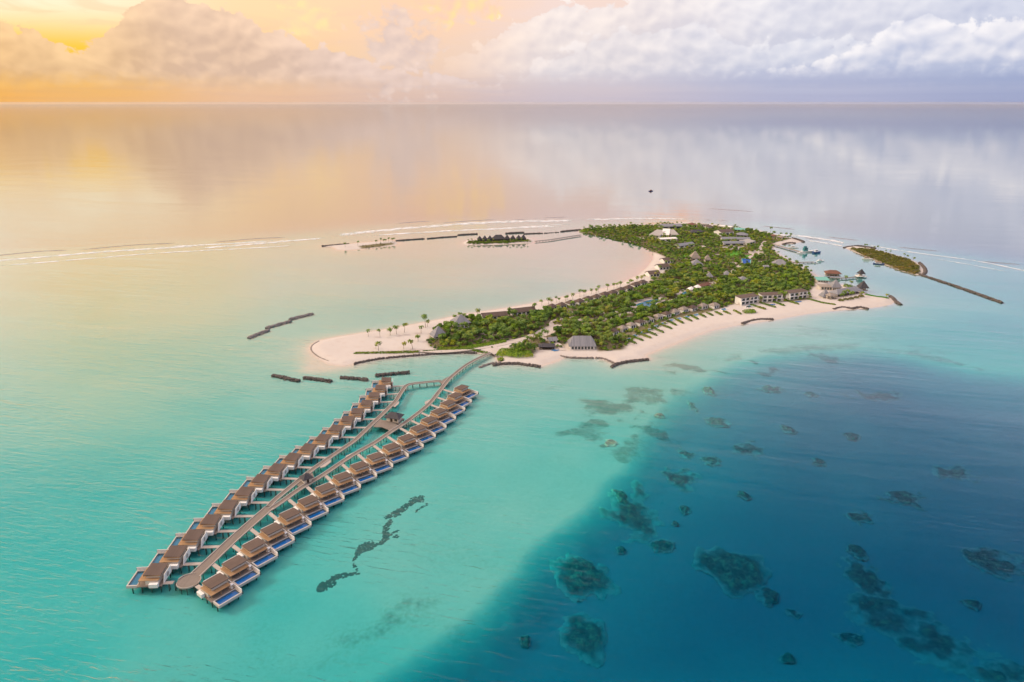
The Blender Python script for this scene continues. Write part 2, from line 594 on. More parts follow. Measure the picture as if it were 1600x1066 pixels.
def distline(px, py, pts, closed=False):
    d = np.full(px.shape, 1e9)
    n = len(pts)
    for i in range(n if closed else n - 1):
        x0, y0 = pts[i]; x1, y1 = pts[(i + 1) % n]
        vx, vy = x1 - x0, y1 - y0
        l = vx * vx + vy * vy + 1e-9
        t = np.clip(((px - x0) * vx + (py - y0) * vy) / l, 0, 1)
        d = np.minimum(d, np.hypot(px - x0 - t * vx, py - y0 - t * vy))
    return d


def sm(lo, hi, x):
    t = np.clip((x - lo) / (hi - lo), 0, 1)
    return t * t * (3 - 2 * t)


def vnoise(x, y, s, seed=0):
    """smooth value noise on arrays"""
    r = np.random.default_rng(seed).random((256, 256))
    u, v = x / s, y / s
    i, j = np.floor(u).astype(int), np.floor(v).astype(int)
    fx, fy = u - i, v - j
    fx = fx * fx * (3 - 2 * fx); fy = fy * fy * (3 - 2 * fy)
    g = lambda a, b: r[a & 255, b & 255]
    return (g(i, j) * (1 - fx) + g(i + 1, j) * fx) * (1 - fy) + (g(i, j + 1) * (1 - fx) + g(i + 1, j + 1) * fx) * fy


def fbm(x, y, s, seed=0, n=4):
    t, a, w = 0, 0, 1.0
    for k in range(n):
        t = t + vnoise(x, y, s / 2 ** k, seed + k) * w; a += w; w *= 0.5
    return t / a

# ================================================================== THE PLACE
LAND = 1.7      # height of the sand plateau above the water
shore_px = [(484, 546), (486, 540), (497, 533), (530, 526), (570, 520), (610, 513.5), (650, 506.5), (690, 499), (720, 492), (750, 488), (790, 482), (830, 475), (870, 467), (900, 460), (925, 455), (950, 450), (975, 441), (997, 430), (1012, 417), (1021, 405), (1021, 394), (1010, 385), (990, 378), (965, 372), (950, 369.5), (935, 368), (918, 365.5), (904, 362),
            (906, 358.5), (930, 355.5), (960, 353.5), (1000, 351.5), (1040, 350.5), (1070, 349.5), (1100, 350), (1130, 352), (1160, 356), (1190, 361), (1215, 367), (1240, 373), (1252, 378), (1240, 380.5), (1225, 381.5), (1208, 384), (1209, 390), (1217, 397), (1231, 405), (1244, 411), (1257, 419), (1269, 426), (1280, 433), (1290, 441),
            (1302, 446), (1318, 445), (1335, 449), (1346, 456), (1354, 461), (1373, 464), (1390, 465.5), (1399, 470), (1392, 476), (1370, 480), (1350, 482.5), (1320, 484.5), (1290, 487), (1262, 490.5), (1235, 495), (1210, 500), (1190, 503), (1160, 507), (1140, 510), (1110, 516.5), (1085, 525), (1060, 535), (1040, 542), (1020, 550), (1008, 555), (1012, 560.5), (985, 564), (962, 569), (950, 564), (935, 559.5), (905, 558.5), (880, 559), (870, 564), (856, 568.5), (847, 571.5), (830, 571), (800, 569), (782, 570), (778, 563), (775, 557), (768, 554), (750, 552.5), (720, 551.5), (690, 552), (660, 555.5), (625, 558.5), (600, 560.5), (575, 564.5), (556, 569), (535, 572), (512, 568), (496, 559), (487, 551)]
shore = GP(shore_px)
spit_shoal = GP([(540, 560), (575, 566), (540, 574), (500, 581), (473, 580), (480, 566), (490, 550)])
islet_mid = GP([(723, 380), (730, 376), (760, 373), (800, 372), (830, 373), (836, 376), (828, 380.5), (790, 382), (745, 383.5), (728, 383)])
islet_left = GP([(503, 385), (560, 380), (612, 376), (622, 380), (616, 384), (580, 388), (540, 391), (527, 390), (519, 385.5)])
islet_right = GP([(1320, 387), (1335, 385), (1360, 388), (1390, 396), (1415, 403), (1432, 410), (1441, 420), (1442, 429), (1432, 430), (1410, 424), (1385, 415), (1360, 404), (1340, 396)])
LANDS = [(shore, LAND, 11.0), (islet_mid, 1.5, 7.0), (islet_left, 1.1, 9.0), (islet_right, 1.5, 7.0)]
deep_poly = GP([(520, 1240), (590, 1085), (650, 1035), (720, 983), (800, 906), (870, 851), (930, 796), (972, 745), (996, 702), (1018, 664), (1050, 630), (1090, 604), (1140, 580), (1200, 562), (1280, 552), (1360, 553), (1440, 564), (1520, 582), (1640, 594), (1900, 640), (2300, 900), (2300, 1300)], -6.5)
outer_poly = GP([(-3000, 560), (-1200, 470), (-300, 416), (0, 402), (200, 390), (400, 377), (520, 368), (640, 352), (760, 346), (900, 341), (1100, 340), (1220, 354), (1300, 372), (1400, 390), (1500, 404), (1600, 420), (1900, 470), (2600, 600), (3600, 800)]) + [np.array([9000.0, 900.0]), np.array([9000.0, 60000.0]), np.array([-30000.0, 60000.0])]

grow = lambda a, b, n: list(np.geomspace(a, b, n))
xs = [-x for x in grow(520, 90000, 26)[::-1]] + list(np.arange(-516, 780, 2.0)) + grow(784, 90000, 26)
ys = [-y for y in grow(200, 60000, 12)[::-1]] + list(np.arange(0, 180, 12.0)) + list(np.arange(182, 820, 1.7)) + list(np.arange(820, 1330, 3.2)) + grow(1336, 90000, 28)
xs, ys = np.array(xs), np.array(ys)
GX, GY = np.meshgrid(xs, ys)
gx, gy = GX.ravel(), GY.ravel()

# shallow depths sounded at a few places, blended between
sound = [(700, 430, .45), (950, 420, .3), (560, 430, .6), (620, 400, .5), (850, 390, .35), (300, 480, 1.3), (100, 450, 1.8), (0, 600, 2.6), (200, 620, 2.1), (60, 800, 3.2), (350, 650, 1.6), (450, 560, 1.0), (420, 620, 1.3), (520, 610, 1.3), (160, 950, 3.0), (60, 1040, 3.6), (300, 980, 2.7), (480, 980, 2.5), (560, 1060, 3.0), (250, 900, 2.6), (360, 820, 2.3), (480, 720, 2.1), (580, 640, 1.8), (650, 575, 1.3), (740, 600, 1.3), (760, 700, 1.35), (700, 760, 1.5), (640, 860, 1.6), (700, 900, 1.8), (820, 780, 1.6), (880, 700, 1.6), (850, 620, 1.2), (930, 620, 1.2), (1000, 600, 1.3), (960, 700, 1.9), (1060, 560, 1.1), (1150, 530, .9), (1250, 510, .9), (1330, 500, 1.0), (1420, 490, 1.3), (1420, 520, 2.0), (1500, 520, 2.4), (1480, 470, .9), (1600, 520, 3.0), (1600, 450, 1.6), (1300, 405, 2.2), (1380, 430, 1.8), (1330, 450, .8), (1240, 395, 1.0), (1220, 392, .6), (1270, 420, 1.1), (1500, 420, 1.2), (1800, 480, 4), (-400, 700, 4), (-200, 900, 4)]
num = np.zeros_like(gx); den = np.zeros_like(gx)
for px, py, d in sound:
    d = d * (0.5 if px < 330 and py < 800 else 0.8 if px < 330 else 1.0)
    q = G(px, py)
    w = 1.0 / (((gx - q[0]) ** 2 + (gy - q[1]) ** 2) + 30.0) ** 1.6
    num += w * d; den += w
D = num / den
D = D * (0.82 + 0.36 * fbm(gx, gy, 38, 3))
# the drop-off into the lagoon basin
dd = distline(gx, gy, deep_poly, True) * np.where(inside(gx, gy, deep_poly), 1, -1)
dd = dd + (fbm(gx, gy, 40, 11, 4) - 0.5) * 13
wide = 26 + 3 * sm(40, 260, gx)
deepd = 8.5 + 4.5 * sm(20, 120, dd) + 8.0 * (1 - sm(240, 480, gy)) + 2.0 * sm(120, 260, dd) + (fbm(gx, gy, 45, 17) - 0.5) * 2.2
D = D + (deepd - D) * sm(-wide * 0.2, wide * 1.15, dd)
# open sea beyond the reef flat
od = distline(gx, gy, outer_poly, True) * np.where(inside(gx, gy, outer_poly), 1, -1)
D = np.where(od > -60, D + (0.9 - D) * sm(-60, 0, od) * (od < 40), D)
D = D + (26.0 - D) * sm(-20, 420, od)
far = sm(1500, 4000, np.hypot(gx, gy))
D = D + (26 - D) * far
Zt = -D
sand = np.zeros_like(gx)
for poly, hgt, beach in LANDS:
    P_ = np.array(poly)
    near = (gx > P_[:, 0].min() - 140) & (gx < P_[:, 0].max() + 140) & (gy > P_[:, 1].min() - 140) & (gy < P_[:, 1].max() + 140)
    d = np.full_like(gx, -1e9)
    d[near] = distline(gx[near], gy[near], poly, True) * np.where(inside(gx[near], gy[near], poly), 1, -1)
    out_ = np.clip(-d, 0, None)
    Zt = np.where(near & (d < 0), Zt * (1 - np.exp(-out_ / 24.0)), Zt)
    Zt = np.where(d >= 0, hgt * sm(-0.5, beach, d) ** 0.8, Zt)
    sand = np.maximum(sand, sm(-4, 2, d))
near = (gx > -260) & (gx < 0) & (gy > 480) & (gy < 700)
d = np.full_like(gx, -1e9)
d[near] = distline(gx[near], gy[near], spit_shoal, True) * np.where(inside(gx[near], gy[near], spit_shoal), 1, -1)
Zt = np.where(Zt < -0.10, Zt + (-0.10 - Zt) * sm(-16, 6, d), Zt)
Zt = np.where(Zt > 1.0, Zt + (fbm(gx, gy, 18, 31) - 0.5) * 0.25, Zt)

# where seagrass and coral rubble grow, where soil and leaf litter lie
gr = np.zeros_like(gx)
wpx, wpy = (fbm(gx, gy, 22, 51) - 0.5) * 44, (fbm(gx, gy, 22, 52) - 0.5) * 60
for px, py, rx, ry, k in [(900, 672, 60, 26, .8), (950, 640, 60, 22, .9), (1000, 620, 60, 18, .8), (1020, 660, 40, 14, .8), (870, 600, 45, 9, .45), (1090, 575, 60, 8, .9), (1180, 572, 34, 7, .9), (1040, 560, 40, 7, .5), (1300, 520, 160, 12, .55), (1420, 545, 90, 10, .6), (1295, 553, 26, 6, .8), (960, 690, 20, 10, .9),
                          (590, 420, 60, 8, .35), (650, 415, 70, 10, .35), (720, 410, 30, 8, .4), (760, 402, 40, 6, .35), (830, 400, 40, 6, .35), (880, 395, 30, 5, .35), (690, 556, 60, 4, .45), (560, 500, 120, 14, .18), (300, 560, 120, 20, .2),
                          (850, 930, 60, 40, .2), (640, 960, 110, 60, .55), (520, 1020, 120, 50, .4), (700, 850, 70, 50, .3), (560, 760, 60, 30, .12), (780, 880, 60, 40, .35), (820, 760, 60, 60, .2), (740, 790, 60, 30, .25), (420, 1000, 100, 40, .3), (870, 730, 50, 30, .3)]:
    c0 = G(px, py); ax = abs(G(px + rx, py)[0] - c0[0]); ay = abs(G(px, py + ry)[1] - c0[1])
    e = np.hypot((gx + wpx - c0[0]) / ax, (gy + wpy - c0[1]) / max(ay, 6))
    gr = np.maximum(gr, k * (1 - sm(0.35, 1.15, e)))
edge_ = np.exp(-((dd + 6) / 15.0) ** 2) * sm(250, 420, gy) * sm(0.46, 0.62, fbm(gx, gy, 30, 71))
gr = np.maximum(gr, np.maximum(0.75 * edge_, 0.13 * sm(0.4, 0.7, fbm(gx, gy, 60, 72)) * (D < 6)))
me = None
nx, ny = len(xs), len(ys)
ii = np.arange(nx * ny).reshape(ny, nx)
quads = np.stack([ii[:-1, :-1], ii[:-1, 1:], ii[1:, 1:], ii[1:, :-1]], -1).reshape(-1, 4)
TERR = Zt.reshape(ny, nx)


def ground_z(x, y):
    i = np.clip(np.searchsorted(xs, x) - 1, 0, nx - 2); j = np.clip(np.searchsorted(ys, y) - 1, 0, ny - 2)
    u = (x - xs[i]) / (xs[i + 1] - xs[i]); v = (y - ys[j]) / (ys[j + 1] - ys[j])
    return (TERR[j, i] * (1 - u) + TERR[j, i + 1] * u) * (1 - v) + (TERR[j + 1, i] * (1 - u) + TERR[j + 1, i + 1] * u) * v


# vegetation mask of the main island (soil under the trees)
veg_px = [(672, 541), (668, 531), (684, 512), (715, 502), (745, 496), (800, 492), (860, 484), (900, 475), (950, 462), (1000, 448), (1020, 438), (1036, 427), (1048, 412), (1040, 402), (1022, 393), (1008, 386), (985, 379), (960, 374), (940, 369), (910, 363), (911, 358), (960, 355), (1010, 353), (1080, 351.5), (1130, 354), (1180, 361), (1236, 373), (1210, 379), (1205, 388), (1222, 404), (1240, 413), (1256, 421), (1268, 429), (1276, 442), (1264, 456), (1268, 468), (1238, 471), (1150, 474), (1110, 487), (1056, 499), (992, 528), (972, 547), (935, 549), (925, 535), (885, 535), (880, 545), (842, 540), (836, 553), (800, 558), (782, 552), (792, 545), (812, 537), (838, 526), (800, 531), (760, 538), (730, 543), (700, 546), (682, 546)]
veg = GP(veg_px, LAND)
mid_veg = GP([(730, 380), (734, 376), (800, 373), (826, 374), (830, 377), (790, 379.5), (745, 381)], 1.5)
right_veg = GP([(1326, 387.5), (1360, 389), (1392, 397.5), (1420, 406), (1436, 415), (1438, 427), (1428, 427.5), (1405, 420.5), (1380, 411), (1352, 399)], 1.5)
left_veg = GP([(560, 384.5), (590, 381), (616, 379.5), (614, 382), (590, 385.5), (565, 388)], 1.1)
paths = [(GP([(640, 547), (690, 549.5), (740, 545), (775, 540), (800, 534.5), (824, 527), (845, 518), (862, 511.5), (900, 507), (950, 498), (1000, 484), (1050, 470), (1090, 455), (1120, 440)], LAND), 3.4),
         (GP([(1120, 440), (1150, 420), (1172, 402), (1186, 393), (1190, 384), (1196, 377)], LAND), 3.0),
         (GP([(862, 511), (862, 505), (870, 500), (900, 495)], LAND), 2.6), (GP([(835, 524), (868, 536), (880, 548)], LAND), 3.0), (GP([(770, 541), (775, 549), (768, 553)], LAND), 3.5), (GP([(1056, 414), (1075, 411), (1100, 416)], LAND), 3.0)]
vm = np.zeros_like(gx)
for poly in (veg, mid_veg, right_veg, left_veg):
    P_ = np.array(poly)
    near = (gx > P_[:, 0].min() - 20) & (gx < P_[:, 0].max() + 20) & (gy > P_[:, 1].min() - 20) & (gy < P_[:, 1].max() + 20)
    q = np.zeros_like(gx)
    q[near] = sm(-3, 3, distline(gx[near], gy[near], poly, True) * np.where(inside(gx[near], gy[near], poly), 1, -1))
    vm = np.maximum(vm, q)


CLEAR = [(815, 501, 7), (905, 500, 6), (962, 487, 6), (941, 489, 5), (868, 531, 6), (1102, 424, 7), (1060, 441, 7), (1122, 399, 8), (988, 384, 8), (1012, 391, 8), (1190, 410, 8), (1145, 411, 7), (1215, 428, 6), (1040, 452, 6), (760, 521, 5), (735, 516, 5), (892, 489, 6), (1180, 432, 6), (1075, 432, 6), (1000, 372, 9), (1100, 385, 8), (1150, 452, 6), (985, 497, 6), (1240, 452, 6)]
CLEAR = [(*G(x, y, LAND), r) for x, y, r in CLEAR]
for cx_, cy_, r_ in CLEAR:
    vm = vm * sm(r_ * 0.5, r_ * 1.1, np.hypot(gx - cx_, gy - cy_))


def f_ground(out):
    a_g = node('ShaderNodeAttribute', attribute_name='seagrass'); a_v = node('ShaderNodeAttribute', attribute_name='litter')
    p = pos()
    sp = node('ShaderNodeSeparateXYZ'); X.put(sp.inputs[0], p)
    z = X(sp.outputs[2])
    n1, n2, n3 = noise(p, 0.03, 4, 0.55), noise(p, 0.35, 4, 0.6), noise(p, 2.5, 3, 0.6)
    c = mixc(clamp(n1 * 0.8 + n2 * 0.5 - 0.15), (0.50, 0.455, 0.42), (0.585, 0.545, 0.51))
    c = mixc(sstep(0.55, 0.75, n3) * 0.25, c, (0.60, 0.51, 0.42))
    # damp sand at the water's edge
    wet = sstep(0.55, 0.05, z + (n2 - 0.5) * 0.3)
    c = mixc(wet * 0.40, c, (0.50, 0.41, 0.34))
    wrack = sstep(0.10, 0.0, X.m('ABSOLUTE', z - 0.95 + (n2 - 0.5) * 0.7)) * sstep(0.5, 0.7, noise(p, 0.8, 3, 0.6))
    c = mixc(wrack * 0.45, c, (0.26, 0.20, 0.15))
    trk = sstep(0.54, 0.62, noise(p, 0.16, 5, 0.7))
    c = mixc(trk * 0.22, c, (0.46, 0.37, 0.31))
    under = sstep(0.0, -0.3, z)
    c = mixc(under, c, mixc(n2, (0.40, 0.415, 0.365), (0.49, 0.495, 0.43)))
    # sand ripples and rubble patches on the bottom
    g = X(a_g.outputs['Fac'])
    patch = sstep(0.74, 1.06, g * 0.62 + n2 * 0.36 + n1 * 0.24 + noise(p, 0.12, 4, 0.65) * 0.40 - 0.02)
    c = mixc(patch * clamp(g * 2.0) * under, c, mixc(n3, (0.10, 0.14, 0.125), (0.23, 0.28, 0.235)))
    c = mixc(clamp(g * 1.4) * sstep(0.44, 0.60, noise(p, 0.45, 4, 0.75)) * under * 0.5, c, (0.26, 0.31, 0.23))
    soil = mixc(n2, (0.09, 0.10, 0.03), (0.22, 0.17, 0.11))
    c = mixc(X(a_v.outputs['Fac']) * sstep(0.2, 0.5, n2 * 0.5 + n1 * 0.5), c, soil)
    bsdf(out, c, 0.9, None, 0.15)


me = from_arrays('ground', np.stack([gx, gy, Zt], 1), quads)
for nm, arr in (('seagrass', gr), ('litter', vm)):
    a = me.attributes.new(nm, 'FLOAT', 'POINT'); a.data.foreach_set('value', arr.astype(np.float32))
me.polygons.foreach_set('use_smooth', np.ones(len(me.polygons), bool))
ground = link('ground', me, material('coral_sand', f_ground), None, 'structure')


# ------------------------------------------------------------------ the sea
def f_sea(out):
    p = pos()
    sp = node('ShaderNodeSeparateXYZ'); X.put(sp.inputs[0], p)
    px, py = X(sp.outputs[0]), X(sp.outputs[1])
    a = R(-14)
    u = px * math.cos(a) + py * math.sin(a)
    v = py * math.cos(a) - px * math.sin(a)
    rip = noise(vec(u * 0.085, v * 0.36), 1.0, 3, 0.55, 0.35, '2D')
    chop = noise(vec(u * 0.45, v * 1.3), 1.0, 2, 0.5, 0.2, '2D')
    swell = noise(vec(u * 0.0035, v * 0.022), 1.0, 3, 0.5, 0.4, '2D')
    gust = sstep(0.38, 0.62, noise(vec(u * 0.004, v * 0.010), 1.0, 3, 0.5, 0.6, '2D'))
    calm = 1.0 - sstep(230.0, 950.0, py) * 0.9
    longw = noise(vec(u * 0.022, v * 0.13), 1.0, 2, 0.5, 0.5, '2D')
    calm2 = (1.0 - sstep(520.0, 1500.0, py) * 0.80) * (1.0 - sstep(1500.0, 7000.0, py) * 0.95)
    h = (rip * (0.28 + gust * 0.40) * (1.0 + sstep(400.0, 250.0, py) * 1.6) * (1.0 - sstep(-30.0, 90.0, px) * 0.7) * (1.0 + sstep(-20.0, -180.0, px) * 0.9) + chop * 0.10) * calm + (longw * (0.22 + gust * 0.40) * (1.0 + sstep(0.0, -200.0, px) * 0.5) * (1.0 - sstep(20.0, 160.0, px) * sstep(620.0, 480.0, py) * 0.75) + swell * 1.2) * calm2
    b = node('ShaderNodeBump'); b.inputs['Strength'].default_value = 1.0; b.inputs['Distance'].default_value = SEA_BUMP
    X.put(b.inputs['Height'], h)
    g = node('ShaderNodeBsdfGlossy'); g.distribution = 'MULTI_GGX'; X.put(g.inputs['Roughness'], (0.04 + gust * 0.02) * (1.0 - sstep(1500.0, 7000.0, py) * 0.75))
    t = node('ShaderNodeBsdfTransparent')
    lw = node('ShaderNodeLayerWeight'); lw.inputs[0].default_value = 0.5
    X.nt.links.new(b.outputs[0], g.inputs['Normal']); X.nt.links.new(b.outputs[0], lw.inputs['Normal'])
    fr = ramp(X(lw.outputs['Facing']), [(0, .003), (.234, .004), (.357, .005), (.45, .009), (.5, .018), (.577, .075), (.658, .25), (.741, .50), (.826, .82), (.913, .965), (1, .998)])
    mx = node('ShaderNodeMixShader')
    X.put(mx.inputs[0], fr); X.nt.links.new(t.outputs[0], mx.inputs[1]); X.nt.links.new(g.outputs[0], mx.inputs[2])
    X.nt.links.new(mx.outputs[0], out.inputs[0])
    va = node('ShaderNodeVolumeAbsorption')
    va.inputs['Density'].default_value = SEA_ABS[3]
    va.inputs['Color'].default_value = (1 - SEA_ABS[0] / SEA_ABS[3], 1 - SEA_ABS[1] / SEA_ABS[3], 1 - SEA_ABS[2] / SEA_ABS[3], 1)
    X.nt.links.new(va.outputs[0], out.inputs['Volume'])


SEA_BUMP = 0.55
SEA_ABS = (0.30, 0.0300, 0.0160, 0.30)      # absorption per metre of red, green and blue light
sea = MB().poly([(-88000, -58000, 0), (88000, -58000, 0), (88000, 88000, 0), (-88000, 88000, 0)]).build('sea', material('sea_water', f_sea), None, 'structure')

# ------------------------------------------------------------------ surf on the reef edge
def f_foam(out):
    p = pos()
    n = noise(p, 0.07, 5, 0.75, 0.8)
    uv = node('ShaderNodeAttribute', attribute_name='edge')
    k = sstep(0.46, 0.72, n + X(uv.outputs['Fac']) * 0.35 - 0.20) * 0.85 * X(uv.outputs['Fac'])
    d = node('ShaderNodeBsdfDiffuse'); d.inputs[0].default_value = (0.80, 0.80, 0.82, 1)
    t = node('ShaderNodeBsdfTransparent')
    mx = node('ShaderNodeMixShader')
    X.put(mx.inputs[0], k); X.nt.links.new(t.outputs[0], mx.inputs[1]); X.nt.links.new(d.outputs[0], mx.inputs[2])
    X.nt.links.new(mx.outputs[0], out.inputs[0])


M['foam'] = material('sea_foam', f_foam)


def f_wave(out):
    p = pos()
    bsdf(out, mixc(noise(p, 0.2, 3, 0.5), (0.15, 0.16, 0.17), (0.26, 0.26, 0.27)), 0.22, (noise(p, 0.5, 3, 0.6), 0.3, 0.3), 0.5)


M['wave'] = material('wave_face', f_wave)


def strip(name, pts, w0, w1, mat, z, kind, hump=0.0, seed=1):
    """a band along a line, fading at its rims (attribute edge)"""
    c = smoothcurve(GP(pts), 4.0)
    nrm = normals2(c)
    k = 7
    L = np.arange(len(c)) * 4.0
    wob = (fbm(L, L * 0 + seed * 37.0, 60, seed) - 0.5) * (w0 + w1) * 0.9
    taper = np.minimum(1, np.minimum(np.arange(len(c)), np.arange(len(c))[::-1]) / max(3, len(c) * 0.12))
    v, e = [], []
    for i in range(k):
        t = i / (k - 1)
        off = (-w0 + (w0 + w1) * t) * taper + wob * 0.35
        zz = z + hump * math.sin(math.pi * t) ** 2 * taper
        v.append(np.stack([c[:, 0] + nrm[:, 0] * off, c[:, 1] + nrm[:, 1] * off, np.full(len(c), z) if not hump else zz], 1))
        e.append(np.full(len(c), math.sin(math.pi * t)) * taper)
    v = np.concatenate(v); n = len(c)
    ii_ = np.arange(k * n).reshape(k, n)
    q = np.stack([ii_[:-1, :-1], ii_[:-1, 1:], ii_[1:, 1:], ii_[1:, :-1]], -1).reshape(-1, 4)
    me_ = from_arrays(name, v, q)
    a_ = me_.attributes.new('edge', 'FLOAT', 'POINT'); a_.data.foreach_set('value', np.concatenate(e).astype(np.float32))
    me_.polygons.foreach_set('use_smooth', np.ones(len(me_.polygons), bool))
    return link(name, me_, mat, None, kind)


for k, (pts, w0, w1) in enumerate([([(-60, 411), (60, 402), (200, 391), (330, 384)], 9, 9), ([(250, 386), (330, 382), (440, 376)], 7, 7), ([(-40, 418), (80, 409), (240, 396), (420, 386), (500, 381)], 5, 5), ([(640, 365), (760, 358), (900, 350)], 7, 7), ([(300, 389), (420, 379), (520, 371)], 9, 9), ([(505, 371), (580, 362), (680, 353), (790, 347.5)], 16, 14), ([(690, 351), (800, 346), (910, 344.5)], 18, 16), ([(560, 370), (680, 362), (800, 357), (900, 353)], 8, 8),
                                   ([(900, 343), (1000, 342), (1090, 343)], 9, 10), ([(1195, 366), (1250, 369), (1300, 376), (1330, 383)], 9, 9), ([(1255, 375), (1290, 380), (1322, 386)], 6, 6), ([(1330, 378), (1390, 389), (1440, 396.5), (1520, 407), (1600, 423), (1680, 440)], 3.5, 3.5), ([(1440, 402), (1500, 411), (1580, 426)], 2, 2)]):
    strip('sea_foam', pts, w0 * 1.5, w1 * 1.5, 'foam', 0.06 + 0.006 * k, 'stuff', 0, k + 3)
for k, (pts, w) in enumerate([([(120, 391), (210, 383), (280, 380)], 5), ([(330, 379), (400, 373), (450, 371)], 5), ([(618, 349.5), (648, 347), (676, 345.5)], 5), ([(690, 348.5), (740, 345), (775, 343.5)], 4), ([(845, 341), (870, 340), (889, 339)], 6), ([(800, 344), (825, 342.5)], 5), ([(1098, 343), (1115, 344.5)], 5), ([(1120, 344), (1140, 345.5)], 4), ([(1190, 353), (1245, 359)], 5), ([(1290, 370), (1345, 376)], 5), ([(1255, 372), (1285, 375)], 4), ([(1105, 326), (1180, 331)], 5), ([(-20, 401), (60, 393), (110, 391)], 5), ([(1530, 408), (1600, 414)], 4), ([(1400, 386), (1470, 393)], 3)]):
    strip('wave_crest', pts, w * .75, w * .75, 'wave', -0.12, 'stuff', 0.75, k + 60)


# ------------------------------------------------------------------ rocks
def rock_lumps(c, half, top, n, seed, size=(0.7, 1.3), bottom=-1.2):
    """loose armour stones heaped along a line"""
    rg = np.random.default_rng(seed)
    ph = (1 + 5 ** 0.5) / 2
    ico = np.array([(-1, ph, 0), (1, ph, 0), (-1, -ph, 0), (1, -ph, 0), (0, -1, ph), (0, 1, ph), (0, -1, -ph), (0, 1, -ph), (ph, 0, -1), (ph, 0, 1), (-ph, 0, -1), (-ph, 0, 1)]) / 1.9
    tri = np.array([(0, 11, 5), (0, 5, 1), (0, 1, 7), (0, 7, 10), (0, 10, 11), (1, 5, 9), (5, 11, 4), (11, 10, 2), (10, 7, 6), (7, 1, 8), (3, 9, 4), (3, 4, 2), (3, 2, 6), (3, 6, 8), (3, 8, 9), (4, 9, 5), (2, 4, 11), (6, 2, 10), (8, 6, 7), (9, 8, 1)])
    L = len(c)
    nrm = normals2(c)
    t = rg.random(n) * (L - 1)
    i = np.clip(t.astype(int), 0, L - 2); f = t - i
    p = c[i] * (1 - f)[:, None] + c[i + 1] * f[:, None]
    o_ = np.clip(rg.normal(0, 0.45, n), -1, 1)
    p = p + nrm[i] * (o_ * half)[:, None]
    z = top * (1 - np.abs(o_) ** 1.5) * rg.uniform(0.55, 1.05, n) + bottom * np.abs(o_) ** 1.5
    s_ = rg.uniform(*size, n)
    jit = ico[None] * (1 + rg.uniform(-.28, .28, (n, 12, 1))) * s_[:, None, None] * rg.uniform(.7, 1.2, (n, 1, 3))
    a = rg.random(n) * 6.28
    x = jit[..., 0] * np.cos(a)[:, None] - jit[..., 1] * np.sin(a)[:, None]
    y = jit[..., 0] * np.sin(a)[:, None] + jit[..., 1] * np.cos(a)[:, None]
    V = np.stack([x + p[:, 0:1], y + p[:, 1:2], jit[..., 2] + z[:, None]], -1).reshape(-1, 3)
    F_ = (tri[None] + (np.arange(n) * 12)[:, None, None]).reshape(-1, 3)
    return V, F_


def breakwater(label, px, half, top, mat='rock', dens=1.3, name='rock_breakwater', cat='breakwater', group=None, size=(0.4, 1.2), z=0.0):
    c = smoothcurve(GP(px, z), 3.0)
    half *= 0.85; top *= 0.8
    n = int(len(c) * 3.0 * half * 2 * dens * 1.5) + 24
    V, F_ = rock_lumps(c, half, top, n, abs(hash(px[0])) % 9999, size)
    o0 = np.array([*c[0], 0.0])
    o_ = link(name, from_arrays(name, V - o0, None, F_), mat)
    o_.location = o0
    return tag(o_, label, cat, group)


G1, G2 = 'three offshore breakwaters in a row', 'breakwaters below the sand spit'
breakwater('nearest and leftmost of the three grey offshore breakwaters', [(388, 528.5), (404, 522), (421, 516)], 3.6, 1.3, 'rock_pale', group=G1)
breakwater('middle of the three grey offshore breakwaters', [(416, 513), (436, 507), (455, 502)], 3.6, 1.3, 'rock_pale', group=G1)
breakwater('farthest of the three grey offshore breakwaters', [(452, 499.5), (472, 494.5), (489, 490.5)], 3.6, 1.3, 'rock_pale', group=G1)
breakwater('dark rock breakwater left of the sand spit, leftmost in its line', [(426, 586.5), (447, 591), (468, 595.5)], 2.3, 1.3, group=G2)
breakwater('dark rock breakwater below the tip of the sand spit, second in its line', [(475, 590.5), (497, 593), (518, 596)], 2.3, 1.3, group=G2)
breakwater('thin dark rock breakwater pointing at the last left villa', [(532, 590), (553, 591.5), (575, 593.5)], 2.1, 1.2, group=G2)
breakwater('dark rock breakwater just behind the farthest left villa', [(587, 587), (612, 584.5), (639, 582)], 2.3, 1.4, group=G2)
breakwater('long curved stone edge between sand spit hedge and jetty bay', [(553, 570), (562, 567), (575, 564.5), (600, 560.5), (640, 557), (690, 552.8), (720, 552), (745, 552.5)], 1.7, 1.4, name='rock_revetment', cat='revetment', size=(.6, 1.1))
breakwater('short stone edge curving down from the jetty landing', [(768, 554.5), (776, 557.5), (780, 563), (782, 569)], 1.4, 1.2, 'rock_pale', name='rock_revetment', cat='revetment', size=(.5, .9))
breakwater('dark rock arm below the round bushes right of the jetty', [(770, 571), (785, 569.5), (805, 569), (828, 571.5), (845, 574)], 2.7, 1.7)
breakwater('low broken line of pale stones beside the jetty', [(749, 574), (760, 570), (775, 566)], 2.0, 0.25, 'rock_pale', 0.45)
breakwater('low stone edge before the grey-roofed beach restaurant', [(876, 557), (890, 559.5), (915, 560), (940, 560.5), (953, 565), (962, 570)], 1.3, 1.2, 'rock_pale', name='rock_revetment', cat='revetment', size=(.5, 1.0))
breakwater('curved dark rock arm right of the beach restaurant', [(955, 574), (965, 569.5), (985, 565.5), (1013, 562.5)], 2.7, 1.7)
breakwater('dark curved rock bar off the round bright bush', [(1160, 506.5), (1172, 502.5), (1190, 500), (1208, 499.8)], 2.9, 1.7)
breakwater('wavy dark rock bar before the headland restaurant', [(1302, 484), (1315, 481.5), (1332, 482.8), (1343, 480.8), (1356, 483.5)], 2.9, 1.7)
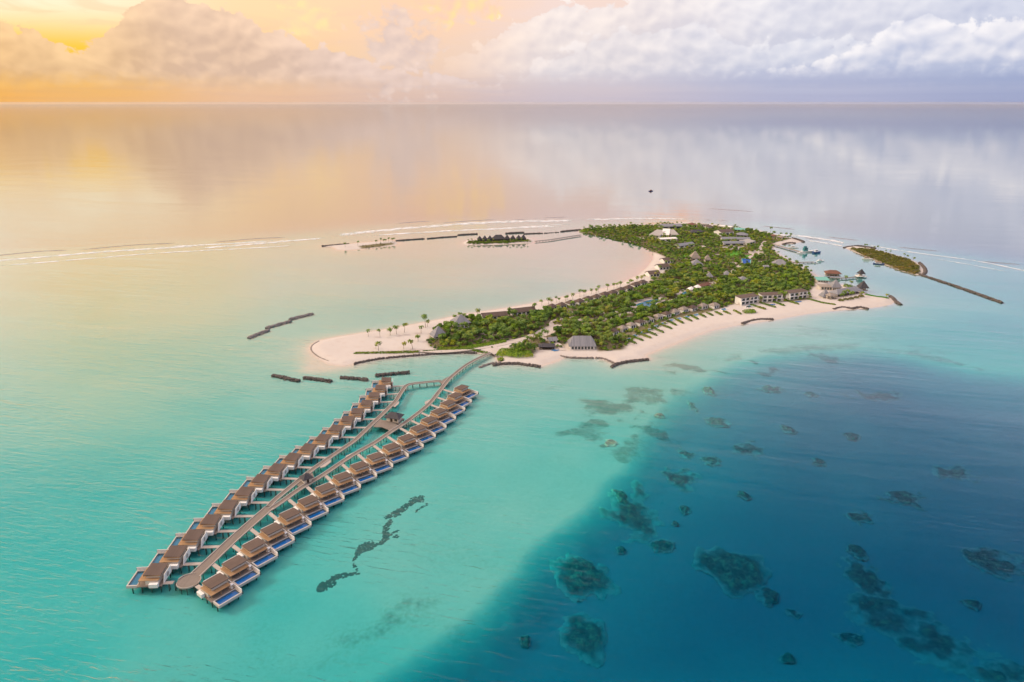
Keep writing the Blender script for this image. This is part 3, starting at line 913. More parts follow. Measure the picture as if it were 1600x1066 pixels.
breakwater('dark rocks at the right end of the beach', [(1391, 463.5), (1396, 467), (1400, 472), (1407, 476.5)], 3.6, 1.7)
breakwater('long straight rock mole running right from the scrub islet', [(1436, 429), (1470, 440), (1500, 450), (1530, 460.5), (1566, 473.5)], 2.7, 1.7)
breakwater('curved dark rocks on the sea side of the scrub islet', [(1437, 411), (1444, 418), (1446, 425), (1441, 431)], 3.4, 1.6)
breakwater('dark rocks on the far tip of the scrub islet', [(1318, 387.5), (1330, 385.5), (1345, 384.8), (1368, 388.5)], 3.2, 1.4)
breakwater('dark rocks on the point beside the harbour', [(1238, 372.5), (1249, 375.5), (1256, 378.5)], 4.0, 1.8)
breakwater('rocky mole sheltering the small harbour', [(1223, 382), (1234, 380), (1243, 380.5)], 2.6, 1.5)
breakwater('low brown edging round the tip of the sand spit', [(499, 533.5), (489, 539), (486, 546), (490, 552), (500, 559), (514, 565)], .9, .5, 'roof_thatch', 2.0, 'sand_edging', 'edging', None, (.4, .7))
breakwater('thin dark sea wall left of the bare islet', [(503, 385), (520, 383.8), (545, 381.5)], 2.4, 1.5)
breakwater('dark sea wall right of the bare islet', [(619, 376.5), (640, 375), (663, 373.5)], 2.6, 1.4)
breakwater('long thin sea wall between the two far islets', [(668, 373.5), (690, 371.5), (714, 370)], 2.6, 1.4)
breakwater('sea wall behind the palm islet, left half', [(715, 367.8), (730, 366.8), (746, 366)], 3.0, 1.8)
breakwater('sea wall behind the palm islet, right half', [(790, 365.5), (805, 364.5), (819, 364)], 3.0, 2.2)
breakwater('sea wall running right from the palm islet', [(819, 366), (834, 365.3), (848, 365)], 2.4, 1.4)
breakwater('broken row of rocks between palm islet and island', [(851, 364.8), (862, 364), (873, 363.4)], 2.2, 0.7, dens=0.5)
breakwater('thick dark sea wall at the left end of the island', [(876, 362.5), (890, 361), (908, 359.5)], 3.2, 1.8)

# ------------------------------------------------------------------ seagrass mats and reefs under water
def seabed_mat(label, px, widths, seed, gaps=0.0, scat=0.0):
    """ragged dark growth along a line on the bottom"""
    c = smoothcurve([np.array([*p, w]) for p, w in zip(GP(px, -1.5), widths)], 0.9)
    rg = np.random.default_rng(seed)
    nr = normals2(c[:, :2])
    V, F_ = [], []
    for i in range(len(c)):
        w = c[i, 2]
        m_ = max(2, int(w * 4.5))
        for _ in range(m_):
            if rg.random() < gaps:
                continue
            o_ = rg.uniform(-1, 1) * w * (0.8 + 0.4 * vnoise(np.array([i * .9]), np.array([seed * 5.0]), 6, seed)[0])
            x, y = c[i, :2] + nr[i] * o_ + rg.normal(0, .3, 2)
            r_ = rg.uniform(.55, 1.05)
            b_ = ground_z(x, y)
            h_ = rg.uniform(.12, .4)
            n = len(V)
            k = 6
            a0 = rg.random() * 6
            ring = [(x + r_ * rg.uniform(.7, 1.2) * math.cos(a0 + 6.283 * j / k), y + r_ * rg.uniform(.7, 1.2) * math.sin(a0 + 6.283 * j / k), b_ - .05) for j in range(k)]
            V += ring + [(x, y, b_ + h_)]
            F_ += [(n + j, n + (j + 1) % k, n + k) for j in range(k)]
    V = np.array(V); o0 = np.array([V[:, 0].mean(), V[:, 1].mean(), V[:, 2].mean()])
    o_ = link('seagrass_bed', from_arrays('seagrass_bed', V - o0, None, np.array(F_)), 'seaweed')
    o_.location = o0
    return tag(o_, label, 'seagrass', 'dark seagrass beds below the right row of villas')


M['seaweed'] = plain('dark_seagrass', (0.105, 0.12, 0.115), 0.9, 0.35, 0.6, 0.1)


def f_coral(out):
    p = pos()
    at = node('ShaderNodeAttribute', attribute_name='growth')
    n1, n2 = noise(p, 0.22, 4, 0.65), noise(p, 1.1, 3, 0.6)
    c = mixc(clamp(n1 * 1.6 + n2 * 0.6 - 0.6), (0.10, 0.11, 0.10), (0.30, 0.30, 0.25))
    g = X(at.outputs['Fac'])
    c = mixc(sstep(0.35, 0.75, g) * sstep(0.44, 0.66, n1 * 0.7 + n2 * 0.3) * 0.7, c, (0.40, 0.43, 0.24))
    c = mixc(sstep(0.62, 0.0, g + (n1 - 0.5) * 0.7), c, (0.58, 0.57, 0.44))
    bsdf(out, c, 0.95, (n1 + n2 * 0.5, 0.6, 0.8), 0.05)


M['coral'] = material('coral_growth', f_coral)
seabed_mat('dark seagrass bed nearest the camera, left end wide', [(497, 917), (510, 914), (520, 906), (530, 899), (545, 897.5), (561, 895)], [2.6, 3.6, 2.4, 1.7, 1.3, 0.8], 3)
seabed_mat('thin broken dark seagrass trail below the round bed', [(552, 880), (555, 886), (559, 891)], [.5, .5, .5], 5, .35)
seabed_mat('dark seagrass bed with a round head and a thin tail', [(553, 875), (558, 866), (566, 858), (575, 853), (584, 849)], [.6, 1.3, 3.2, 4.2, 2.4], 7)
seabed_mat('winding dark seagrass ribbon in the middle of the chain', [(586, 852), (597, 848), (604, 838), (602, 829), (606, 820), (611, 813)], [.9, 1.4, 1.9, 1.4, 1.5, .9], 9)
seabed_mat('small dark seagrass branch right of the winding ribbon', [(606, 836), (615, 833), (621, 829)], [.8, .7, .8], 11, .15)
seabed_mat('small dark seagrass clump off the winding ribbon', [(616, 840), (620, 837.5)], [.9, .9], 13, .1)
seabed_mat('long dark seagrass bed at the far end of the chain', [(603, 809), (614, 805), (626, 798), (638, 788), (650, 781), (661, 780)], [1.2, 2.4, 2.4, 1.7, 3.0, 3.4], 15)
seabed_mat('narrow dark seagrass strip beside the far bed', [(649, 799.5), (659, 793), (668, 788)], [.6, .6, .6], 17)


def reef(label, px, py, rx, ry, seed, dens=1.0, pale=0.3, scatter=False, rot=0.0):
    rg = np.random.default_rng(seed)
    zb = -15.0
    for _ in range(4):
        q = G(px, py, zb); zb = float(ground_z(q[0], q[1]))
    ax = abs(G(px + rx, py, zb)[0] - q[0]); ay = abs(G(px, py - ry, zb)[1] - q[1])
    st_ = min(1.0, max(0.45, min(ax, ay) / 9))
    gxs = np.arange(-ax * 1.35, ax * 1.35 + st_, st_); gys = np.arange(-ay * 1.35, ay * 1.35 + st_, st_)
    A_, B_ = np.meshgrid(gxs, gys)
    wx, wy = q[0] + A_, q[1] + B_
    sc_ = max(3.0, min(ax, ay) * (0.55 if scatter else 0.7))
    m_ = 1.0 - np.hypot(A_ / ax, B_ / ay) + (fbm(wx, wy, sc_, seed, 4) - 0.5) * (1.9 if scatter else 1.15) + (0.05 if scatter else 0.08)
    H_ = np.sqrt(np.clip(m_, 0, 1)) * (1.1 if scatter else 2.4) * (0.35 + 1.1 * fbm(wx, wy, 2.6, seed + 9, 3))
    Zr = np.minimum(ground_z(wx, wy) - 0.05 + H_, -0.7)
    nn = A_.shape
    idx_ = np.arange(A_.size).reshape(nn)
    q4 = np.stack([idx_[:-1, :-1], idx_[:-1, 1:], idx_[1:, 1:], idx_[1:, :-1]], -1).reshape(-1, 4)
    q4 = q4[(m_.ravel()[q4] > -0.02).all(1)]
    # keep the largest connected patch of a solid reef, every patch of a loose one
    used_ = np.unique(q4)
    re_ = np.full(A_.size, -1); re_[used_] = np.arange(len(used_))
    V = np.stack([wx.ravel(), wy.ravel(), Zr.ravel()], 1)[used_]
    o0 = np.array([q[0], q[1], zb])
    me_ = from_arrays('coral_reef', V - o0, re_[q4])
    pa = me_.attributes.new('growth', 'FLOAT', 'POINT'); pa.data.foreach_set('value', (np.clip(m_ * (0.85 if scatter else 1.3), 0, 1).ravel()[used_]).astype(np.float32))
    me_.polygons.foreach_set('use_smooth', np.ones(len(me_.polygons), bool))
    o_ = link('coral_reef', me_, 'coral'); o_.location = o0
    return tag(o_, label, 'reef', 'coral heads in the blue basin')


for i, (px, py, rx, ry, pale, scat, lab) in enumerate([
    (1150, 896, 58, 30, .45, 0, 'largest dark coral reef in the blue basin with a pale green middle'),
    (1201, 934, 17, 13, .0, 0, 'dark round coral head touching the largest reef'),
    (915, 903, 46, 27, .25, 0, 'broad dark coral reef just below the drop-off edge'),
    (914, 997, 46, 34, .25, 0, 'dark coral reef nearest the bottom edge, greenish in the middle'),
    (991, 806, 42, 32, .1, 1, 'loose cluster of small coral heads at the drop-off'),
    (970, 772 + 6, 12, 9, 0, 0, 'small coral head on top of the loose cluster'),
    (1036, 854, 17, 10, .1, 0, 'oval coral head between the cluster and the largest reef'),
    (1066, 750, 25, 14, .1, 1, 'ragged coral patch above the loose cluster'),
    (1112, 721, 14, 6, .0, 0, 'flat oval coral head right of the ragged patch'),
    (1122, 661, 17, 8, .0, 0, 'sharp dark oval coral head near the turquoise shelf'),
    (1170, 704, 22, 11, .1, 1, 'ragged coral patch right of the flat oval head'),
    (1072, 709, 12, 7, .0, 1, 'faint coral patch under the turquoise shelf edge'),
    (1081, 636, 8, 6, .0, 1, 'small faint coral patch at the top of the drop-off'),
    (1107, 611, 9, 4, .0, 0, 'small coral head at the upper drop-off'),
    (1205, 609, 19, 5, .0, 0, 'long flat coral head in the upper basin'),
    (1163, 776, 9, 6, .0, 0, 'small round coral head in the middle of the basin'),
    (1071, 798, 9, 6, .0, 0, 'small coral head right of the loose cluster'),
    (1055, 819, 6, 4, .0, 0, 'tiny coral head below the loose cluster'),
    (970, 862, 8, 5, .0, 0, 'small coral head above the broad reef'),
    (821, 1003, 9, 7, .0, 0, 'lone small coral head left of the bottom reef'),
    (1230, 1031, 14, 9, .0, 0, 'round coral head below the largest reef'),
    (1230, 672, 12, 6, .0, 0, 'oval coral head in the upper middle basin'),
    (1280, 723, 11, 6, .0, 0, 'oval coral head right of the middle basin'),
    (1332, 684, 12, 6, .0, 0, 'oval coral head in the upper right basin'),
    (1492, 740, 30, 11, .1, 1, 'wide faint coral patch near the right edge'),
    (1410, 781, 34, 12, .1, 1, 'wide dark coral patch right of the middle basin'),
    (1340, 808, 18, 11, .0, 1, 'faint coral patch above the long ridge'),
    (1340, 864, 15, 11, .0, 0, 'dark coral head at the top of the long ridge'),
    (1354, 908, 28, 30, .1, 1, 'upper stretch of the long coral ridge'),
    (1390, 962, 52, 30, .2, 1, 'middle stretch of the long coral ridge'),
    (1465, 1012, 64, 34, .2, 1, 'lower stretch of the long coral ridge'),
    (1550, 1052, 56, 30, .1, 1, 'lowest stretch of the long coral ridge by the corner'),
    (1517, 945, 15, 9, .0, 0, 'round coral head right of the long ridge'),
    (1555, 880, 50, 22, .0, 1, 'faint dark coral field by the right edge'),
    (1267, 617, 9, 4, .0, 0, 'small flat coral head in the upper basin'),
    (955, 693, 10, 5, .1, 0, 'lone coral head on the turquoise shelf'),
    (1030, 650, 7, 3, .0, 0, 'tiny coral head on the shelf above the drop-off'),
    (1370, 620, 40, 7, .0, 1, 'faint coral streak in the far blue water'),
    (1330, 1000, 24, 12, .0, 1, 'faint coral patch left of the long ridge'),
    (1240, 960, 14, 8, .0, 1, 'faint coral patch between the largest reef and the ridge')]):
    reef(lab, px, py, rx, ry, 100 + i, 0.9 if scat else 1.3, pale, bool(scat), 0.0)

# ------------------------------------------------------------------ jetty
JZ = 2.7


def ribbon(mb, c, half, z0, z1):
    nr = normals2(c)
    for i in range(len(c) - 1):
        a0, a1 = c[i] - nr[i] * half, c[i] + nr[i] * half
        b0, b1 = c[i + 1] - nr[i + 1] * half, c[i + 1] + nr[i + 1] * half
        mb.hexa([(*a0, z0), (*b0, z0), (*b1, z0), (*a1, z0)], [(*a0, z1), (*b0, z1), (*b1, z1), (*a1, z1)])
    return mb


def ribbon_sheet(c, half, z0, z1):
    """one closed slab along a line"""
    nr = normals2(c)
    mb = MB()
    n = len(c)
    for zz in (z0, z1):
        for sgn in (-1, 1):
            mb.v += [(*(c[i] + nr[i] * half * sgn), zz) for i in range(n)]
    r_ = lambda layer_, side, i: (layer_ * 2 + side) * n + i
    for i in range(n - 1):
        mb.f.append((r_(1, 0, i), r_(1, 0, i + 1), r_(1, 1, i + 1), r_(1, 1, i)))
        mb.f.append((r_(0, 1, i), r_(0, 1, i + 1), r_(0, 0, i + 1), r_(0, 0, i)))
        mb.f.append((r_(0, 0, i), r_(0, 0, i + 1), r_(1, 0, i + 1), r_(1, 0, i)))
        mb.f.append((r_(1, 1, i), r_(1, 1, i + 1), r_(0, 1, i + 1), r_(0, 1, i)))
    mb.f.append((r_(0, 0, 0), r_(1, 0, 0), r_(1, 1, 0), r_(0, 1, 0)))
    mb.f.append((r_(0, 1, n - 1), r_(1, 1, n - 1), r_(1, 0, n - 1), r_(0, 0, n - 1)))
    return mb


def jetty(root, name, px, half, z=JZ, kerb=True, zoff=0.0, piles=True, mat='jetty'):
    c = smoothcurve(GP(px, z), 3.0)
    ribbon_sheet(c, half, z - 0.45 + zoff, z + zoff).build(name, mat, root)
    if kerb:
        nr = normals2(c)
        for sgn in (-1, 1):
            ribbon_sheet(c + nr * (half - 0.12) * sgn, 0.24, z - 0.3, z + 0.32).build('edge_beam', 'kerb', root)
    if piles:
        mb = MB(); nr = normals2(c)
        for i in range(1, len(c), 2):
            for sgn in (-1, 1):
                q = c[i] + nr[i] * (half - 0.5) * sgn
                mb.cyl(q[0], q[1], 0.2, 0.2, min(float(ground_z(q[0], q[1])), 0.5) - .3, z - 0.46, 6)
        mb.build('pile', 'pile', root, 'stuff')
    return c


jt = thing('jetty', 'long forked grey boardwalk jetty linking the two villa rows to the island', 'jetty', (0, 0, 0))
jl_px = [(420, 791.5), (430, 781), (461, 755.5), (486, 735.5), (505, 722), (524, 709), (552, 690), (566, 677.5), (583, 661), (597, 648), (606, 639), (618, 627), (625, 616), (631, 607), (635, 602.5), (642, 600), (666, 597.2), (689, 595)]
jr_px = [(422, 796), (436, 787), (470, 763), (505, 742), (536, 721), (560, 706), (585, 692), (610.5, 675), (625.5, 665.5), (641.5, 654.5), (658.5, 641.5), (672.5, 629), (685, 613.5), (693.5, 602.5), (702, 592), (711, 584), (721.5, 575.5), (734, 567), (748, 559.6), (767, 551)]
JLc = jetty(jt, 'deck', [(304, 899.5), (330, 875), (370, 837.5), (421, 793)], 2.9, kerb=True)
JL = jetty(jt, 'deck', jl_px, 1.65, zoff=-0.006)
JR = jetty(jt, 'deck', jr_px, 1.65, zoff=-0.012)
# round turning head at the sea end
c0 = G(295, 908, JZ)
MB().cyl(c0[0], c0[1], 5.6, 5.6, JZ - .5, JZ + 0.006, 28).build('round_platform', 'jetty', jt)
rim_ = MB()
for i in range(40):
    a, b_ = 6.2832 * i / 40, 6.2832 * (i + 1) / 40
    if 0.65 < (a % 6.283) < 1.35 or 2.95 < a < 3.5 or 5.4 < a < 5.9:
        if rim_.v:
            rim_.build('edge_beam', 'kerb', jt); rim_ = MB()
        continue
    P4 = lambda r_, z_: [(c0[0] + r_ * math.cos(a), c0[1] + r_ * math.sin(a), z_), (c0[0] + (r_ + .3) * math.cos(a), c0[1] + (r_ + .3) * math.sin(a), z_), (c0[0] + (r_ + .3) * math.cos(b_), c0[1] + (r_ + .3) * math.sin(b_), z_), (c0[0] + r_ * math.cos(b_), c0[1] + r_ * math.sin(b_), z_)]
    rim_.hexa(P4(5.4, JZ - .3), P4(5.4, JZ + .45))
rim_.build('edge_beam', 'kerb', jt)
pm = MB()
for i in range(9):
    a = 6.283 * i / 9; x, y = c0[0] + 4.6 * math.cos(a), c0[1] + 4.6 * math.sin(a)
    pm.cyl(x, y, .22, .22, float(ground_z(x, y)) - .3, JZ - .5, 6)
pm.build('pile', 'pile', jt, 'stuff')
# cross decks and lay-bys
def flat(root, name, px, z0, z1, mat, zpx):
    return MB().prism([tuple(p) for p in GP(px, zpx)], z0, z1).build(name, mat, root)


flat(jt, 'cross_deck', [(583, 667), (591, 655), (603, 657), (614, 661), (624, 665), (618, 671), (611, 676), (606, 671), (597, 667.5)], JZ - .44, JZ - .018, 'jetty', JZ)
flat(jt, 'cross_deck', [(462, 757), (470, 749), (488, 738), (492, 749), (480, 758), (471, 763)], JZ - .44, JZ - .020, 'jetty', JZ)
flat(jt, 'cross_deck', [(686, 597), (694, 592), (702, 588), (704, 592), (697, 600), (692, 602), (688, 598)], JZ - .44, JZ - .022, 'jetty', JZ)
flat(jt, 'viewing_bay', [(499, 729), (507, 721), (517, 717), (517, 722), (508, 729), (501, 731)], JZ - .44, JZ - .016, 'kerb', JZ)
flat(jt, 'viewing_bay', [(538, 718), (541, 712), (552, 707), (554, 710)], JZ - .44, JZ - .016, 'kerb', JZ)
flat(jt, 'viewing_bay', [(613, 634), (619, 627), (624, 627.5), (623, 631), (617, 636)], JZ - .44, JZ - .016, 'kerb', JZ)
flat(jt, 'viewing_bay', [(664, 632), (663.5, 628), (672, 624), (677, 623)], JZ - .44, JZ - .016, 'kerb', JZ)

# ------------------------------------------------------------------ over-water villas
def villa_parts(root, s_start, pool_tile='tile'):
    """local x: away from the jetty, local y: along the row towards the island"""
    MB().box(s_start, 7.4, -1.0, 1.1, 2.25, 2.62).build('walkway', 'kerb', root)
    MB().box(7.4, 19.3, -2.2, 10.3, 2.0, 2.5).build('deck', 'deck', root)
    w = MB().box(9.2, 15.4, 0.7, 8.7, 2.5, 6.5).build('wall', 'cream', root)
    for y in (1.2, 4.0, 6.4):
        MB().box(15.4, 15.47, y, y + 1.9, 2.7, 4.9).build('window', 'glass', root)
    # main roof: one plane, a little higher on the sea side
    MB().hexa([(8.3, 0.0, 6.6), (16.4, 0.0, 7.1), (16.4, 9.4, 7.1), (8.3, 9.4, 6.6)], [(8.3, 0.0, 7.0), (16.4, 0.0, 7.5), (16.4, 9.4, 7.5), (8.3, 9.4, 7.0)]).build('roof', 'roof', root)
    MB().box(8.2, 16.5, -0.08, -0.003, 6.62, 6.98).build('fascia', 'tan', root)
    # lower timber roofs over the veranda and the side room
    lr = MB().box(15.6, 18.5, -1.5, 8.6, 5.05, 5.3)
    lr.box(8.9, 15.59, -1.5, 0.6, 5.05, 5.3)
    lr.build('lower_roof', 'tan', root)
    MB().box(9.2, 15.3, -1.3, 0.69, 2.5, 5.04).build('side_room', 'cream', root)
    for x, y in ((18.2, -1.2), (18.2, 3.5), (18.2, 8.3)):
        MB().box(x - .1, x + .1, y - .1, y + .1, 2.5, 5.05).build('post', 'tan', root)
    MB().box(8.8, 13.0, -3.5, -1.75, 2.3, 4.3).build('bath_house', 'white', root)
    # white screen wall with a round opening towards the jetty
    sw = MB()
    sw.hexa([(7.0, -0.6, 2.5), (7.25, -0.6, 2.5), (7.25, 8.8, 2.5), (7.0, 8.8, 2.5)], [(7.0, 1.4, 6.4), (7.25, 1.4, 6.4), (7.25, 8.8, 6.4), (7.0, 8.8, 6.4)])
    sw.build('screen_wall', 'white', root)
    MB().hexa([(6.93, 4.6 + 1.2 * math.cos(a), 4.4 + 1.2 * math.sin(a)) for a in [6.283 * k / 12 for k in range(12)]], [(6.998, 4.6 + 1.2 * math.cos(a), 4.4 + 1.2 * math.sin(a)) for a in [6.283 * k / 12 for k in range(12)]]).build('lattice_window', 'concrete', root)
    # pool
    pb = MB().box(19.31, 24.6, -1.6, -0.9, 1.2, 2.62).box(19.31, 24.6, 9.7, 10.3, 1.2, 2.62).box(19.31, 19.75, -.899, 9.699, 1.2, 2.62).box(24.0, 24.6, -.899, 9.699, 1.2, 2.62).box(19.751, 23.999, -.899, 9.699, 1.2, 1.35)
    pl = pb.build('pool_basin', 'pool_rim', root)
    MB().box(19.752, 23.998, -.897, 9.697, 1.351, 1.45).build('pool_floor', pool_tile, pl)
    MB().poly([(19.752, -.897, 2.52), (23.998, -.897, 2.52), (23.998, 9.697, 2.52), (19.752, 9.697, 2.52)]).build('pool_surface', 'pool', pl)
    MB().box(12.0, 24.6, 10.35, 10.6, 2.2, 4.4).build('privacy_wall', 'white', root)
    MB().box(20.5, 24.9, 10.62, 10.8, 1.6, 3.7).build('side_screen', 'dark', root)
    pm_ = MB()
    for x in (8.5, 13.0, 17.5, 22.0):
        for y in (-1.2, 4.5, 9.6):
            pm_.box(x - .2, x + .2, y - .2, y + .2, -2.6, 2.0 if x < 19 else 1.2)
    for x in np.arange(s_start + 2, 7, 3.0):
        pm_.box(x - .15, x + .15, -.7, -.4, -2.6, 2.25).box(x - .15, x + .15, .4, .7, -2.6, 2.25)
    pm_.build('pile', 'pile', root, 'stuff')


def copy_tree(o, skip=()):
    c = o.copy(); COL.objects.link(c)
    for ch in o.children:
        if ch.name.split('.')[0] in skip:
            continue
        d = copy_tree(ch); d.parent = c
    return c


def mirror_root(root):
    """mirror image of a villa: flip local y in every part mesh"""
    def go(o):
        if o.type == 'MESH':
            me_ = o.data.copy()
            n = len(me_.vertices); co = np.empty(n * 3, np.float32); me_.vertices.foreach_get('co', co)
            co[1::3] *= -1; me_.vertices.foreach_set('co', co); me_.flip_normals(); me_.update(); o.data = me_
        for ch in o.children:
            go(ch)
    go(root)


LROOF = [(245, 890), (276, 862), (304, 836), (331, 812), (358, 789), (384, 768), (409, 748), (434, 731), (458.5, 714), (483, 699), (506, 684), (526.5, 669), (545, 654.7), (560, 642.3), (574.3, 629), (586, 616.8), (596, 605), (605, 593)]
RROOF = [(336.7, 907), (366.6, 878), (396.7, 850), (424.8, 825.7), (453, 802), (481.5, 781), (508, 761.3), (535, 743.5), (561.3, 726.6), (587, 712), (611.6, 697), (635, 683), (654, 668), (670.7, 654.7), (685.7, 641.6), (700.5, 628.5), (711.3, 617), (721.6, 604.7)]
ORD = ['nearest', 'second', 'third', 'fourth', 'fifth', 'sixth', 'seventh', 'eighth', 'ninth', 'tenth', 'eleventh', 'twelfth', 'thirteenth', 'fourteenth', 'fifteenth', 'sixteenth', 'seventeenth', 'farthest']
AX = np.concatenate([JLc, JL]), np.concatenate([JLc, JR])


def reach(o0, dirv, line):
    """how far back along -dirv the jetty axis lies"""
    best = None
    for i in range(len(line) - 1):
        a, b_ = line[i], line[i + 1]
        if np.linalg.norm(b_ - a) > 12:
            continue
        m_ = np.array([[dirv[0], -(b_ - a)[0]], [dirv[1], -(b_ - a)[1]]])
        if abs(np.linalg.det(m_)) < 1e-6:
            continue
        t, u = np.linalg.solve(m_, a - o0)
        if -0.05 <= u <= 1.05 and t < 7 and (best is None or t > best):
            best = t
    return best


proto = {}
for side, roofs, line in (('left', LROOF, AX[0]), ('right', RROOF, AX[1])):
    C_ = np.array([G(x, y, 7.3) for x, y in roofs])
    Tn = np.gradient(C_, axis=0)
    ang = np.unwrap(np.arctan2(Tn[:, 1], Tn[:, 0]))
    ang = np.convolve(np.pad(ang, 2, 'edge'), np.ones(5) / 5, 'valid')
    for i, (x, y) in enumerate(roofs):
        if side == 'right':
            th = ang[i] - R(111); loc_c = np.array([12.35, 4.7])
        else:
            th = ang[i] + R(106); loc_c = np.array([11.6, -4.2])
        ca, sa = math.cos(th), math.sin(th)
        o0 = C_[i] - np.array([ca * loc_c[0] - sa * loc_c[1], sa * loc_c[0] + ca * loc_c[1]])
        dv = np.array([ca, sa])
        t = reach(o0, dv, line)
        s0 = max(-30.0, (t if t is not None else -2.0) + (1.6 if i else 4.6))
        if side == 'left':
            lab = f'{ORD[i]} villa from the sea end in the left row over the water'
        else:
            lab = f'{ORD[i]} blue-pool villa from the sea end in the right row over the water'
        grp = f'over-water villas of the {side} row'
        if side not in proto:
            root = thing('over_water_villa', lab, 'villa', (0, 0, 0), 0, grp)
            villa_parts(root, 0.0, 'tile_aqua' if side == 'left' else 'tile')  # left-row pools: the sky reflected in them is put into a paler tile colour
            if side == 'left':
                mirror_root(root)
            for ch in [c for c in root.children if c.name.startswith(('walkway',))]:
                bpy.data.objects.remove(ch)
            proto[side] = root
            v_ = root
        else:
            v_ = copy_tree(proto[side], ('walkway',))
            tag(v_, lab, 'villa', grp)
        v_.location = (o0[0], o0[1], 0); v_.rotation_euler = (0, 0, th)
        MB().box(min(s0, 5.0), 7.39, -1.1, 1.1, 2.25, 2.62).build('walkway', 'kerb', v_)

# round white daybed on each right-hand terrace
db = thing('round_daybed', 'x', 'daybed', (0, 0, 0))
MB().cyl(0, 0, 1.0, 1.0, 0, .45, 14).build('base', 'fabric', db)
MB().cyl(0, 0, 1.05, .5, 1.9, 2.4, 14).build('canopy', 'fabric', db)
MB().cyl(.85, 0, .06, .06, .45, 1.9, 6).build('post', 'dark', db)
villas_r = [o for o in bpy.data.objects if o.get('category') == 'villa' and 'right row' in o['label']]
first = True
for v_ in sorted(villas_r, key=lambda o: o.location.y)[:12]:
    d_ = db if first else copy_tree(db)
    first = False
    tag(d_, 'white round daybed on the terrace of the ' + v_['label'].split(' blue')[0] + ' right-row villa', 'daybed', 'white daybeds on the villa terraces')
    ca, sa = math.cos(v_.rotation_euler[2]), math.sin(v_.rotation_euler[2])
    d_.location = (v_.location.x + ca * 17.4 - sa * 9.3, v_.location.y + sa * 17.4 + ca * 9.3, 2.5)

# ================================================================== THE ISLAND
KEEP = [c for c in CLEAR]          # (x, y, radius) kept free of trees


def free(px, r, z=LAND):
    q = G(*px, z); KEEP.append((q[0], q[1], r))


def sheet(name, px, mat, z, kind='structure', zpx=LAND):
    return MB().prism([tuple(p) for p in GP(px, zpx)], z - 0.3, z).build(name, mat, None, kind)


for k, (c, w) in enumerate(paths):
    cc = smoothcurve(c, 4.0)
    z = LAND + 0.30 + 0.005 * k
    ribbon_sheet(cc, w, z - .4, z).build('path', 'path', None, 'structure')
    for q in cc[::2]:
        KEEP.append((q[0], q[1], w + 1.6))
sheet('plaza', [(838, 527), (855, 513), (866, 506), (876, 509), (880, 514), (868, 520), (852, 526)], 'path', LAND + .27)
sheet('plaza', [(1162, 393), (1180, 391.5), (1198, 394), (1206, 398), (1192, 401), (1176, 398)], 'path', LAND + .27)
sheet('yard', [(1128, 385.5), (1165, 385), (1163, 391), (1131, 391)], 'concrete', LAND + .25)
sheet('lawn', [(1131, 391.6), (1160, 391.6), (1158, 398.5), (1150, 401), (1136, 401)], 'lawn', LAND + .26)
sheet('lawn', [(1162, 399), (1178, 399), (1180, 403), (1164, 403.5)], 'lawn', LAND + .26)
sheet('lawn', [(1058, 399), (1078, 396), (1082, 401), (1062, 404)], 'lawn', LAND + .26)
sheet('terrace', [(980, 479), (992, 470), (1012, 465.5), (1036, 462), (1044, 466), (1032, 476), (1018, 484), (1000, 484)], 'path', LAND + .24)
sheet('terrace', [(1056, 460), (1066, 453), (1086, 447), (1108, 441), (1116, 444), (1104, 454), (1080, 463), (1064, 465)], 'path', LAND + .24)
for c in [(1146, 396), (1147, 388), (1133, 388), (1160, 388), (1172, 397), (1185, 396), (1170, 401), (1140, 399), (1152, 399), (1070, 400), (862, 512), (860, 519), (850, 523)]:
    free(c, 9)
for c in [(990, 478), (1000, 474), (1012, 470), (1024, 469), (1034, 467), (1010, 479), (1020, 477), (1066, 459), (1074, 456), (1084, 453), (1094, 448), (1106, 444)]:
    free(c, 8)
MB().prism([tuple(p) for p in GP([(1160, 405), (1172.5, 405), (1171.5, 412), (1160.5, 412)], LAND)], LAND - .1, LAND + .35)
ct = thing('tennis_court', 'blue hard court among the trees below the lawn', 'court', (*G(1166, 408.5, LAND), LAND))
o0 = np.array(ct.location)
cm = MB().prism([tuple(p - o0[:2]) for p in GP([(1160, 404.8), (1172.5, 404.8), (1171.5, 412), (1160.5, 412)], LAND)], .05, .40); cm.build('surface', 'court', ct)
MB().prism([tuple(p - o0[:2]) for p in GP([(1158.5, 404), (1174, 404), (1173, 413), (1159, 413)], LAND)], 0, .30).build('surround', 'teal_roof', ct)
for c in [(1162, 408), (1170, 408), (1166, 412), (1163, 415), (1169, 415)]:
    free(c, 10)


def poolthing(label, px, mat='tile_aqua', rim=1.6, deckm='path'):
    P_ = np.array(GP(px, LAND)); c = P_.mean(0)
    t = thing('swimming_pool', label, 'pool', (*c, LAND), 0)
    L = [tuple(p - c) for p in P_]
    out_ = [tuple((p - c) * (1 + rim / np.linalg.norm(p - c))) for p in P_]
    mb = MB()
    n = len(L)
    for i in range(n):
        j = (i + 1) % n
        mb.hexa([(*L[i], 0), (*out_[i], 0), (*out_[j], 0), (*L[j], 0)][::1], [(*L[i], .55), (*out_[i], .55), (*out_[j], .55), (*L[j], .55)])
    mb.build('coping', deckm, t)
    MB().prism(L, .28, .33).build('pool_floor', mat, t)
    MB().poly([(*p, .50) for p in (L if sum(L[i][0] * L[(i + 1) % n][1] - L[(i + 1) % n][0] * L[i][1] for i in range(n)) > 0 else L[::-1])]).build('pool_surface', 'pool', t)
    return t


